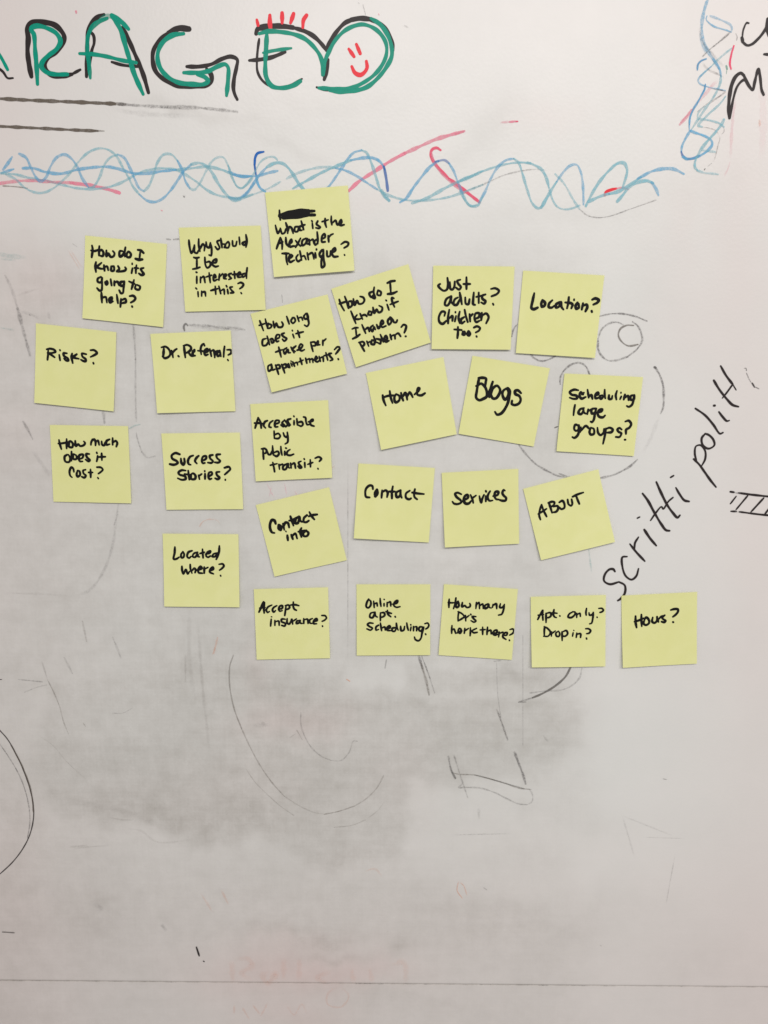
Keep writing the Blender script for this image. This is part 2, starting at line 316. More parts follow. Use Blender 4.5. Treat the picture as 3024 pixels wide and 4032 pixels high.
# ---------------------------------------------------------------- what is drawn on the board
# part name, label, origin x, origin y, reading scale, [strokes]
DRAW = [
('marker_letter','end of a letter cut off at the left edge, green over black',0,0,1.659,"g2.2:-3,32 1,38 5,45.5/k1.6:-3,43 2,47 5,51 8.5,51"),
('marker_letter','green letter R over a black R',0,0,1.659,"k3.2:20.5,50 19,42 18,33 18.5,25 18,19 21,14.5 28,14.5 35,16 39,19 42,24 40.5,29 36,34 31,38 29,42 31,47 36,49.5 42,49.5 47,48.5/k2:47,48.5 52.5,45.5/g2.8@.95:24.5,55 24,45 23,33 22,22 20.5,20 20.5,18.5 24,17 31,18.5 37,22 39.5,27 37,32 32,36 28,40 27,43.5 30,47 36,48.5 44,48.5"),
('marker_letter','green letter A over a black A',0,0,1.659,"k2.8:56.5,50 57,40 57,30 57.5,22 60,15 64,11 68,9.5/k2.0:58,20 61,23 61.5,28 60,33 58,45/k2.8:80,18 84,26 88,35 91,42 94,50 97,60.5/k2:73,40.5 80,42.5 90,43.5/g3@.35:66,12.5 71,10.5 75,12/g2.6@.85:59,51 58,40 57,32 57.5,24 60,18 65,14 70,12/g3@.95:73,11 75,13 79,20 82,30 85,40 88,49 91,56 93.5,61.5/g2.4@.95:52,35 61,35.5 70,37 80,39.5 89,41/g3:73,10 79,14 84,19"),
('marker_letter','green letter G over a black G with a long hooked tail',0,0,1.659,"k2.8:118,18.5 110,22 103,28 100,34 100,41 102,47 108,52.5 116,56 126,56.5 134,56 138,53 138,49 135,45/k3.8:123.5,19 117,18.5 110,21.5/k2.4:122,43.5 130,43.5 138,42 145,38.5 151,37 155,39 154.5,44 153,51 152.5,58 153.5,62 155,65/g2.8@.95:120,22 113,23 107,27 103.5,33 103,39 105,45 110,50.5 117,54 126,55 133,55 136,53 134,50.5 129,48.5/g2.6@.95:120,47.5 128,47.5 136,46.5 142,43.5 147,42 149,44 149,52 148,62.5"),
('marker_letter','green letter E over a black E',900,0,1.659,"k3.4:18,22 19,19 25,17.5 33,17 42,18/k2.6:42,18 50,20.5 56,24 61,29 64,33/k1.6:20,25.5 19,33 18.5,41 19,47 22,52.5 27,56 34,57 41,55.5 48,51.5/k2.4:13.5,39.5 20,39 28,37.5 37,34/g2.6@.95:20,22 26,20.5 35,21 43,22.5 50,25.5 56,31 60,37 61.5,43 61.5,49/g2.8@.95:25,22.5 24.5,32 24,42 24.5,50 28,56 34,57.5 42,56 47,53/g2@.9:22.5,34.5 30,33 41,31.5"),
('marker_letter','round green letter D over a black D',900,0,1.659,"k2.6:65,39 64.5,44 62.5,52/k2.6:64,33 66,28 70,21.5 76,15 82,12.5/k3.4:80,13 86,12 92,12.5/k2.4:91,12.5 99,15.5 104,21 107,28 107.5,33/k1.6:57.5,57 62,58.5 67,59/g2.4@.95:62,49 63,40 66,33 70,26 76,20 82,17 88,16 95,18.5 100,23 103,29 103,36 100,43 95,49 88,54 80,57.5 70,58 59,57.5/g2.6@.95:93,12 99,16 104,23 106.5,31 106.5,37 103,44 98,50.5 91,56.5 84,59 74,60 66,59"),
('hair_stroke','five short red hair strokes over the letter E',900,0,1.659,"r2.4:18.5,13 19.3,16.5/r3:27,10 27,15 27.5,19.5/r2.6:35,8.5 35,15/r2.6:42.5,9 40.5,15/r2.6:51,10 49,13 48.5,18"),
('marker_drawing','small red smiling face inside the letter D',900,0,1.659,"r2.4:78.5,32 82,37/r2.4:83.5,29 86,35/r2.4:80.5,43.5 82.5,47.5 86,49 89,47 90.5,44 90,40"),
('marker_line','upper of two dark brown underlines, smeared out to the right',0,0,1.659,"u2.3@.95:-3,64.3 20,65.5 45,66.5 75,67.8/u1.8@.5:70,67.5 82,68.2/n2.4@.35:78,68 100,69.5 125,70 155,73/n1.4@.3:98,70 130,71.5/n4@.08:72,71 90,74 130,76"),
('marker_line','lower of two dark brown underlines',0,0,1.659,"u2@.9:-3,82.4 30,84 50,85 64,85.6/u1.4@.4:60,85.4 68,85.6"),
('marker_mark','small faded pink dot above the letters R and A',0,0,1.659,"p1.7@.6:49.7,7.4 49.9,8.4"),
('marker_line','pale blue wavy band, left third',0,500,1.659,"b1.8@.6:2,28 5,24 8,19.5/b1.6@.6:1,30 9,27.5/c1.6@.55:-2,30 10,31 20,33.5 30,35 40,37.5 50,40 60,40.5 70,39.5 80,36 90,30.5 98,28 107,27 115,28 121,31 128,35.5 135,41 142,44.5 150,46 158,46.5 165,44/b1.8@.65:15,27 22,27 30,29.5 40,30.5 50,28 60,26.5 70,26 78,27.5 86,30 95,30.5 105,29 115,28/c1.8@.6:115,28 125,27 135,26 145,28 152,31/b1.8@.65:152,31 160,32.5 164,32/b1.7@.55:12.5,17.5 17,20 20,26 23,32 26.5,35.5 30,33 33,26 37,20 42,18 46,20 50,25 54,34 58,39.5/c1.6@.5:58,39.5 61,39 65,33 68,25 72,20 77,18/b1.7@.5:77,18 81,20 85,27 88,34 91,40 94,42/c1.6@.5:94,42 97,39 100,32 103,23 107,18 112,18 116,22/b1.6@.6:116,22 119,28 121,35 124,40/c1.5@.4:124,40 127,41 131,36 135,28 138,23 142,20 146,20 149,25/c1.4@.5:149,25 152,34 155,39 158,40 162,37 165,33/c1.5@.45:4,31 10,34 16,39.5 22,42.5 28,43 35,40 41,35 46,30/c1.5@.5:46,30 52,22 58,16.5 65,14 71,15 76,19 80,26 84,33 87,39 91,44/b1.6@.6:91,44 96,48 101,49 106,47 111,42 116,35 120,29 125,24.5/c2@.6:125,24.5 130,23.5 134,25 138,29 142,36 147,43 152,47.5 157,47.5/b1.6@.5:159,45.5 162,42.5 166,37"),
('marker_line','faded pink curve crossing the left end of the blue waves',0,500,1.659,"p2@.55:-2,37.2 10,35.5 22,35 35,36 48,36.5/p2.2@.8:46,36.5 58,38 68,40 78,43/u1@.4:2,38.5 10,39 18,40"),
('marker_line','dark blue hook starting a wave above the sticky notes',900,450,1.659,"B1.7@.95:23,24.5 19,25.5 17.5,28 17,33/B1.5@.8:17,33 17.5,37 18,40/b1.5@.8:18,40 19,45 21,48.5 24,50.5"),
('marker_line','pale blue wavy band, middle third',900,450,1.659,"c1.2@.45:0,34 3,42 6,47.5 9,48 13,44 17,38 21,31 26,28 30,28 32,30/b1.6@.6:0,37.5 6,40 13,40.5 20,40 27,38 32,37/b1.6@.6:0,54 5,55.5 10,53 15,47 20,40 25,34.5/c2@.7:25,34.5 30,32 35,32 39,35 42,39 45,44 49,49 53,53 57,54/b1.7@.55:57,54 62,51 66,46.5 70,41 74,35 78,29 82,25 87,23.5/c1.8@.6:87,23.5 90,25 93,31 96,40 99,49 102,53 105,56/c1.3@.35:0,55 10,54 20,51 27,48 34,44/c1.7@.4:38,42 45,38.5 53,36 62,34.5 70,35/b1.6@.55:70,35 77,37 84,40.5 90,44.5 97,49/c1.5@.5:97,49 105,53 113,55.5 122,56.5 132,56 142,54.5 152,51.5 166,46/c1.8@.7:42,48.5 50,44 60,38.5 70,34 80,30/b1.8@.65:80,30 88,28.5 94,28.5 99,31 102,36/B1.9@.6:101.5,34 103,42 104,50/c2.6@.6:100,50 102,54 105,56.5/b1.8@.6:112,57.5 116,55 120,49 126,41 132,34 137,30.5/B1.6@.4:135,31 141,30 144,32/b1.6@.55:144,32 147,37 150,45 153,52/c1.5@.55:153,52 156,58 159,60 163,59.5 166,54/c2@.6:120,58 130,54.5 140,49 150,44 160,40 166,37"),
('marker_line','long rose pink line rising to the right above the tallest note',900,450,1.659,"p2.2@.85:78.5,50 85,44 95,37.5 105,31 115,25.5/p2.2@.65:115,25.5 125,21 135,16.5 145,13.5 154,11"),
('marker_line','rose red looped line crossing the blue wave',900,450,1.659,"q2@.8:138.5,23.5 136,22 133,23 132,26.5 134,31 138,36 144,42/q2.2@.8:144,42 150,46.5 157,52 164,57.5/p1.4@.6:132.5,25 134.5,32 139,38.5 146,45 154,51.5"),
('marker_line','pale blue wavy band, right third ending in a hook',1800,450,1.659,"c1.4@.6:0,44.5 10,40 20,36 30,33 40,31.5 48,32/c1.8@.65:46,31.5 50,33 55,36 58,41 60,48/c1.3@.5:60,48 62,55 65,60 69,62 75,61.5 80,59.5/b1.6@.5:14,58 18,51 22,42 27,34 32,30 37,29/c1.6@.6:37,29 40,31.5 43,40 46,50 49,58 53,61.5 56,59.5/c2@.7:55,61 60,52 65,44/b1.5@.5:65,44 70,37 74,33.5 78,33 80.5,37 82,45 82.5,55 82.5,59/c1.6@.55:2,50 5,56 9,60 13,59/n1.2@.3:0,51 10,48.5 20,44.5 30,40 42,37 52,36 60,37/c1.4@.4:64,39 68,43 71,47 76,56 80,62/n1@.35:80,62 85,66 92,67.5 100,66.5 110,63 120,59.5 130,56/c1.9@.7:84,60 88,52 93,44 99,37 105,32 109,32 111,36 110,42 108,48/c2@.75:86,57 95,53 105,50.5 112,46.5 120,41/b2@.6:118,42 128,37 136,35.5 142,36 148,39/c2@.75:104.5,57 108,53 112,48 118,44.5 124,43.5 128,45/b1.8@.5:127,44.5 130,49 131.5,53"),
('marker_mark','short bright red stroke on the blue wave',1800,450,1.659,"r1.9@.95:96.5,53 97,51 100,49.5 104,48.5/p1.4@.6:104,48.5 108,48 112,49/B1@.8:98.8,52 99.6,52.2"),
('marker_mark','two short pale pink strokes right of the long pink line',1800,450,1.659,"p1.4@.3:28,5.4 34,5/p1.2@.7:34,5 39.5,4.6/p1.5@.35:-1,13 4,11.5/q1.2@.6:38.5,4.8 39.6,4.7"),
('marker_drawing','tangled pale blue scribble running down the right side',2524,0,3.16,"b3.6@.45:84,-4 80,8 77,20 75.5,32 76,43 79,55 85,67 92,77 97,86/b2.8@.6:90,74 97,84 99.5,95/c2.8@.5:99.5,95 98,105 93,116 86,127 78,138 70,150 62,162/b2.8@.7:61,163 55,173 51,182 50,189/B3@.55:50,189 52,194 57,197.5 65,197 73,193.5/b3@.75:52,195 57,198 65,197 73,194 82,188 88,181 88,176 84,172 76,168 68,165.5 62,163/n4@.22:74,30 74,46 80,58 88,67 96,76 104,84/b2.4@.3:73,40 76,56 82,68/b1.8@.6:82,20 81,24 85,29 92,33.5 100,36 107,38 112,40/b2.6@.35:112,40 113,36 111,31 104,27 96,23.5 86,20/n2.2@.45:111,40 104,47 95,54 85,62 77,70/n1.2@.3:108,41 100,49 88,60/B2@.45:81,73.5 75,75.5 71,80 70,87/b2@.6:81,73 75,76 71,80 70,87/c2.2@.45:113,60 104,67 95,75 87,83 79,90 73,96/b2@.45:87,83 79,90 73,96 71,100 73,104 79,107/b1.8@.5:77,106 86,109 96,111 105,113/n1.6@.5:88,110 96,111.5 105,113.5/n2@.4:105,115 95,122 85,129/c1.8@.4:85,129 76,135 71,141 70,147/n1@.4:105,113.5 95,121 85,127 76,134 70,139/n3@.3:77,77 79,82 86,88 95,92 104,97/B2@.6:80,105 79,111 75,119 70,128/B2@.4:70,128 65,136 61,146 60,156/b2.4@.7:80,105 79,111 75,119 70,128 65,136 61,146 60,156 60,162/c2.6@.5:105,120 100,127 93,134 85,141 78,148/c2.8@.5:78,148 73,153 71,156 76,158/n1.4@.45:76,158 85,159.5 92,162 96,166/n1.8@.3:96,166 98,172 96,180 94,188 92,196 89,203/c2.6@.55:72,148 80,149 90,151 98,154 103,158/n1.6@.3:103,158 103,164 99,168/c3.4@.65:103,149 100,155 93,164 84,174 76,184 70,194/c2.6@.65:70,194 67,202 67,208 70,212/c2.8@.4:70,212 78,215 88,216 96,217/n1@.5:83,207 88,203/k1.2@.7:78.6,211.5 79.6,209.8/c2.4@.35:76,187 84,188 92,189"),
('marker_mark','pale pink diagonal stroke under the blue scribble',2524,0,3.16,"p3.6@.5:48,155 57,145 63,137/p3.6@.22:68,131 80,117 90,105 96,101/p1@.4:50,152 59,142"),
('marker_mark','short red stroke right of the blue scribble',2524,0,3.16,"q2.6@.9:115.5,57 113,65 111,74/q2.8@.95:111,74 110.5,80 112,86/n1.4@.45:118,42 119.5,46 119,50"),
('marker_mark','small green smear on the blue scribble',2524,0,3.16,"g2.8@.45:106,82 107,86/g1@.4:107,86 106,92"),
('marker_line','very faint long pink line down the right side',2524,0,3.16,"p3.4@.16:117,118 115,140 113,160 112,180 111,200/p1.6@.16:111,200 108,210 103,220/o3.5@.22:147,148 148,158/p9@.05:150,105 152,150 150,200"),
('marker_letter','black curved letter cut off at the right edge',2524,0,3.16,"k2.2:134,29 131.5,28.5 129.5,31/k2.4:129.5,31 127,38 126,46/k4.2:125.5,47 126.5,52/k3.2:126,52 132,56.5 138,55 145,49 151,42 156,34 162,22/k6:158,24 157,34 160,44/k3.4:153,67.5 160,68"),
('marker_letter','large black letter M at the right edge',2524,0,3.16,"k4.4:110,147 109,135 110,120 113,105 118,95 124,91 128,94/k3.6:128,94 131,101 135,108 139,112 141,104 143,95/k3.4:143,95 146,86 148,95 149,104 150,112 152.5,118/k3:110.5,147 112,137 115,122 119,109 124,102 128,99.5 131,101"),
('marker_word','slanted black word scritti',2324,1400,2.2115,"k2.2:21.5,188 20,186 17,186 13,190 12,196 17,199 25,197/k2.2:25,197 30,200 30,207 26,212 24,213.3/k2:32,175 28,175.5 28,184 31,192 36,195 40,192 42,185.5/k2.1:34.5,164 40,171 47.5,179/k2:38.5,168 39,163 42,158/k2.4:47,151.5 52,159 57.5,165.5/k2:41,141.5 43,140.5/k2.3:45.5,120 50,126 56,137 62,147 66,152 69,152.5/k2.3:57.5,110 61,118 67,130 72,137 76,141 78,139/k1.7:52.5,143.5 57,137 62,131.5 63.5,133.5 68,127 72,123.5/k2.1:74.5,115 78,121 82,126 86,127/k2.1:70,106 72.5,104.5"),
('marker_word','slanted black word politti, its last letter half wiped off',2324,1400,2.2115,"k2.1:90,90 95,95 100,102 105,109 109.5,114.5/k1.8:92.5,92 91,85 92,79 96,78 100,83 100,90 97,96/k2:100,68 97,72 98,78 103,81 108,78 107,73 103,69 100,68/k2:91.5,46 100,52 107,60 113,68 115.5,67/k2:112,49 115,53 119,57 121,56.5/k2.6:107.6,43.5 108.4,43.5/k2.1:107.5,21.5 112,29 119,38 124,43 129,44.5/k2.1:113.5,9 118,17 124,25/k1.2@.9:124,25 127,30/k1.7:115,37 119,32 124,25/n1@.9:134,11 135.5,11 136,13/n1@.7:136,15 138,20 141,25/k1.6@.75:141,24 143,27.5/n1.2@.7:143,27 147,29"),
('marker_drawing','black hatched bar running off the right edge',2324,1400,2.2115,"k2.4:122,118.5 125,119/k2:129,119.5 140,121 158,123/k1.8:122.5,135.5 127,135.7/k1.8:130,136 145,138 158,139.3/k1.5:127,122.5 122,129/k1.7:137,122 127,134/k1.8:151,124 140,136/k1.8:158,130 152,138/n2@.4:125,119 130,120/n1.6@.35:126,136 131,136"),
('marker_drawing','grey half-wiped cartoon face with round eyes behind the notes',1950,1180,2.07375,"n1.5@.95:85,13.5 95,11.5 104,11.5 114,13.5 124,17.5/n1.6@.85:104.5,20.5 100,18.5 94,19 87,24 84,32/n1.8@.95:84,32 84,40 87,46 92,49.5 99,49.5 108,46.5/n1.7@.95:108,46.5 116,40 120,33 119,27 116,21 112,18/u1.3@.9:113,21 107,21 102,24 100.5,29 103,34 108,37.5 112,37.5 116.5,36.5/n1.5@.95:18,20 15,24 13.5,30/n1.7@.95:28,43 31,47 37,50 43,49 49,46/n1.5@.8:28,43 27,33 31,23 39,18 47,19 54,24 57,32 54,41 49,46/n1.4@.8:55,24 48,22 42,30 42,36/n1.8@.95:53,69 53,64 56,58 62,53 69,51.5 74,54.5 77,61/n1.4@.6:61,65 61,69/n1.4@.6:70,65 70,69/n2@.95:130.5,55 134,61 137,70 137.5,79 137,88 135,93/k2@.7:130,55 130.7,55.5/n3.4@.14:134,95 130,105 126,115 120,125/n1.9@.9:116,130.5 110,136 103,140 95,143.5 86,145.5/n1.7@.6:86,145.5 75,146 62,145 52,142/n1.8@.75:19,118 25,126 33,134 43,140 52,144 58,145/k.9@.8:48.5,104.5 51,103.5"),
('marker_line','thin dark curve cut off by the left edge, lower board',0,2600,2.07375,"k1.1@.75:-3,54 6,64 13,76 19,89 24,103 27,116 27.5,128 24.5,142 18.5,154 10,165 -3,177/u1.5@.6:9,69 19,88 25.5,107 27.5,124/n1.4@.5:-3,64 8,80 15,92 20,104 23.5,118 24.5,132 22.5,145/k.8@.9:-2,15.8 1.5,15.5"),
('wiped_line','faint wiped dark lines in the lower left of the board',0,2600,2.07375,"u1@.3:34,0 39,16/v1.1@.7:39,16 44,26 49,38/v.9@.5:49,38 52,50 56,60/v1.8@.2:58,154 70,152.5 90,151/n1@.6:15,15.5 25,16.5 35,17.5/n.9@.4:20,26 30,22 38,20/v.7@.3:30,60 44,70 54,82 70,97/v1.6@.22:88,128 100,130 110,130/v2@.15:100,137 115,139 128,148 160,146/v.8@.6:68,51 70,54/n.8@.4:92,43 100,43 108,39"),
('wiped_line','wiped large oval and spiral in the dirty middle of the board',800,2500,1.8433,"u.9@.6:22,14.5 19.5,22 19,32 20,42 23,55 28,68/v1.1@.65:28,68 34,81 41,94 50,107 59,117/v1@.35:59,117 70,124 80,128.5 88,130/v1@.8:88,130 98,128 110,124/v1.1@.45:110,124 118,119 126,111 131,102/v.8@.4:31,97 38,107 47,116 56,124 66,131/v.8@.4:95,139.5 108,138 118,134/v.8@.25:118,134 127,127 132,120/n1.1@.5:71,56 71,65 74,74 79,82 86,88 93,91/n1@.4:93,91 100,91 106,85 109,77 112,77/v.9@.5:68,69 72,76/o.8@.9:104,32 106.5,33.5/k.9@.4:133,18 132,24/o1@.3:9.5,8 6.5,15/n4@.12:35,66 50,65/n3@.2:41,62 46,66/v1@.25:62,75 68,71"),
('wiped_line','dark broken strokes and wiped flag below the lowest notes',1500,2500,1.8433,"n1.9@.95:27.5,15 30,24/v1.8@.9:29,20 33,34 35,43.5/n1@.6:29.5,15 34,27 39,42/n.8@.5:31.5,20 36,32/k1.3@.8:138,22.5 134,30 127,36.5 118,42 110,45.5/v1.4@.7:138,22.5 134,30 127,36.5 118,42 110,45.5/n1.2@.8:110,45.5 105,47 100,48.5/n1.3@.5:146,23 144,31 138,37 130,40 120,40.5 108,42/v1@.9:52,100 57,101 68,101.5 78,104 90,107.5 100,111 109,112/k.8@.5:68,101.5 78,104 90,107.5 104,111.5/n1.5@.95:49,88 51,98 54,104/k1.3@.4:51,98 54,104/n1.2@.5:53,87 57,100 61,112 63,118/n1.3@.55:59,108 56.5,110.5 62,110.5 72,111 82,114 92,119 100,122.5 106,123/n1.2@.4:106,123 109.5,121 110,116 108,112/v1.3@.4:84,54 87,62 91,73/n1.4@.7:85,56 92,76/n1.8@.95:97,85 100,93 103,101 105,108/n.5@.5:103,0 103,40 103,80/k1@.4:100,48.7 105,48.5/n2@.25:71,125 71,134/n.9@.6:82,19 87,18.5/n1@.3:50,145 95,144/n.6@.5:84,20 84.5,40 87,60/n1.6@.35:118,73 121,77"),
('marker_mark','small black tick and dot near the bottom of the board',0,3400,0.97588,"k.8@.9:75.5,32 76.6,35.4/k.8@.9:78.2,37.4 78.5,37.6/k.7@.5:1,26.2 5.5,26.5/n3@.2:62,23 64,26/n3@.12:36,15 40,18"),
('wiped_line','faint orange ghost of wiped lettering at the bottom',0,3400,0.97588,"o2.6@.13:89,37 89.5,46/o2.6@.13:90,37 95,36.5 97,39 93,42 97,45/o2.6@.13:104,41 101,43 103,46 106,42 106,46/o2.6@.13:109,36 109,45/o2.6@.13:115,36 115,45/o2.6@.13:127,41 122,44 126,46/o2.6@.13:135,40 136,46/o2.6@.13:142,40 143,46/o2.6@.13:150,39 155,38 156,46/o.9@.22:130,47 126,50 126,54 131,55 134,51 131,47/o.8@.3:97,54 100,58/o.8@.25:93,55 96,60/o.8@.2:103,53 100,59/o1@.3:85,10 88,16/o1@.2:90,54 90,58/o.8@.15:110,54 113,58 116,54 118,58/o.9@.18:140,3 144,2 147,5/o.8@.2:77,11 82,19"),
('wiped_line','wiped grey lines around the notes at the left',0,900,1.8433,"n2@.35:4,34 9,45 13,58/n2.4@.7:13,58 16,70 19,81/n2@.6:19,81 22,92/n2@.5:17,140 21,147/n1@.9:21,147 24,153/n2@.25:14,60 22,62 30,66/n1.5@.6:97,70 98,85 98.5,95/n1.3@.4:98.5,95 98.5,120 99,140/n1@.6:99,148 100,153 103,162/n1.3@.35:103,162 107,166 113,165/n2@.5:75,132 76,141/n1@.9:121,7.5 124,8/n1@.95:126,8 130,7.5/t2.4@.25:-3,18 8,20 20,21/t1.2@.25:0,22 12,23/o1@.3:49,15 54,23 58,30/o1@.2:51,15 60,29/k1@.85:134,74 133.5,71 135,69 136.3,70.3/n1.6@.6:137,70 150,70.5 166,72.5/n2.6@.3:137,71 150,71.5 178,73/t.8@.6:94,145 98,143 102,142/o1@.4:145,216 147,213 151,211 155,211/o.7@.2:155,211 158,212 160,215/n1.2@.35:86,200 85,208 83,215/n3@.2:23,160 30,170 37,180/v1.4@.15:12,49 20,46 30,43/n2@.2:35,60 36,66/n.8@.4:53,11 56,13/k.6@.6:21.5,62.5 22,62.8/n1.1@.5:165,71 178,73.5"),
('wiped_line','',0,2016,0.6296,"n.7@.3:29,0 28,8 25.5,15 22,19.5 18,20.8/v.6@.16:18,20.8 10,20.3 0,20/v1.2@.14:47,22 47,36 48.5,48/v.8@.2:49,26 50,40 52,60/n.5@.4:16,36 18,40/v.5@.4:20.5,27 21.5,32 /n.5@.4:28,31 30,36/v2@.12:13,71 30,74 45,80/v.6@.3:17,83 22,82.5/v.5@.25:46,35 46,43/o.5@.4:54,31 53,35"),
('marker_specks','scattered specks and faint scratches across the board',0,0,1,"n0.4@.5:111,116 111.3,119/n0.3@.6:72,77 73,77.2/k0.4@.7:72.4,77.4 72.7,77.6/q0.4@.5:63.5,82.8 64,83/n0.4@.3:137,179 137,260/n0.4@.3:200,232 200,262/n0.5@.4:143,2 144,6/n0.5@.3:159,10 161,11/n0.3@.4:141,1 141.5,1.5/q0.3@.5:149,5.5 149.3,6/n0.6@.5:236,178 236.8,178.6/n0.4@.7:261,306.5 262.5,306.8/o0.6@.35:180.5,347 180,350.5 182,353.5/o0.6@.3:180.5,347 182.5,348.5 184,353/n0.7@.3:190,349 192,350.5/n0.5@.4:236.3,372.1 236.8,372.3/t0.8@.14:0,129 6,130/t0.6@.22:231.5,214 233,226/n0.9@.12:245,321 265,329/n0.9@.12:245,321 250,338/n0.5@.15:253,329.5 270,330/n0.4@.25:266,335 262,357/o0.5@.2:129,186 132,183/p0.4@.2:116,193 118,197/p0.4@.2:113,195 112,190/p0.4@.2:106,196 107,191/p0.4@.2:105,190 108,196"),
]

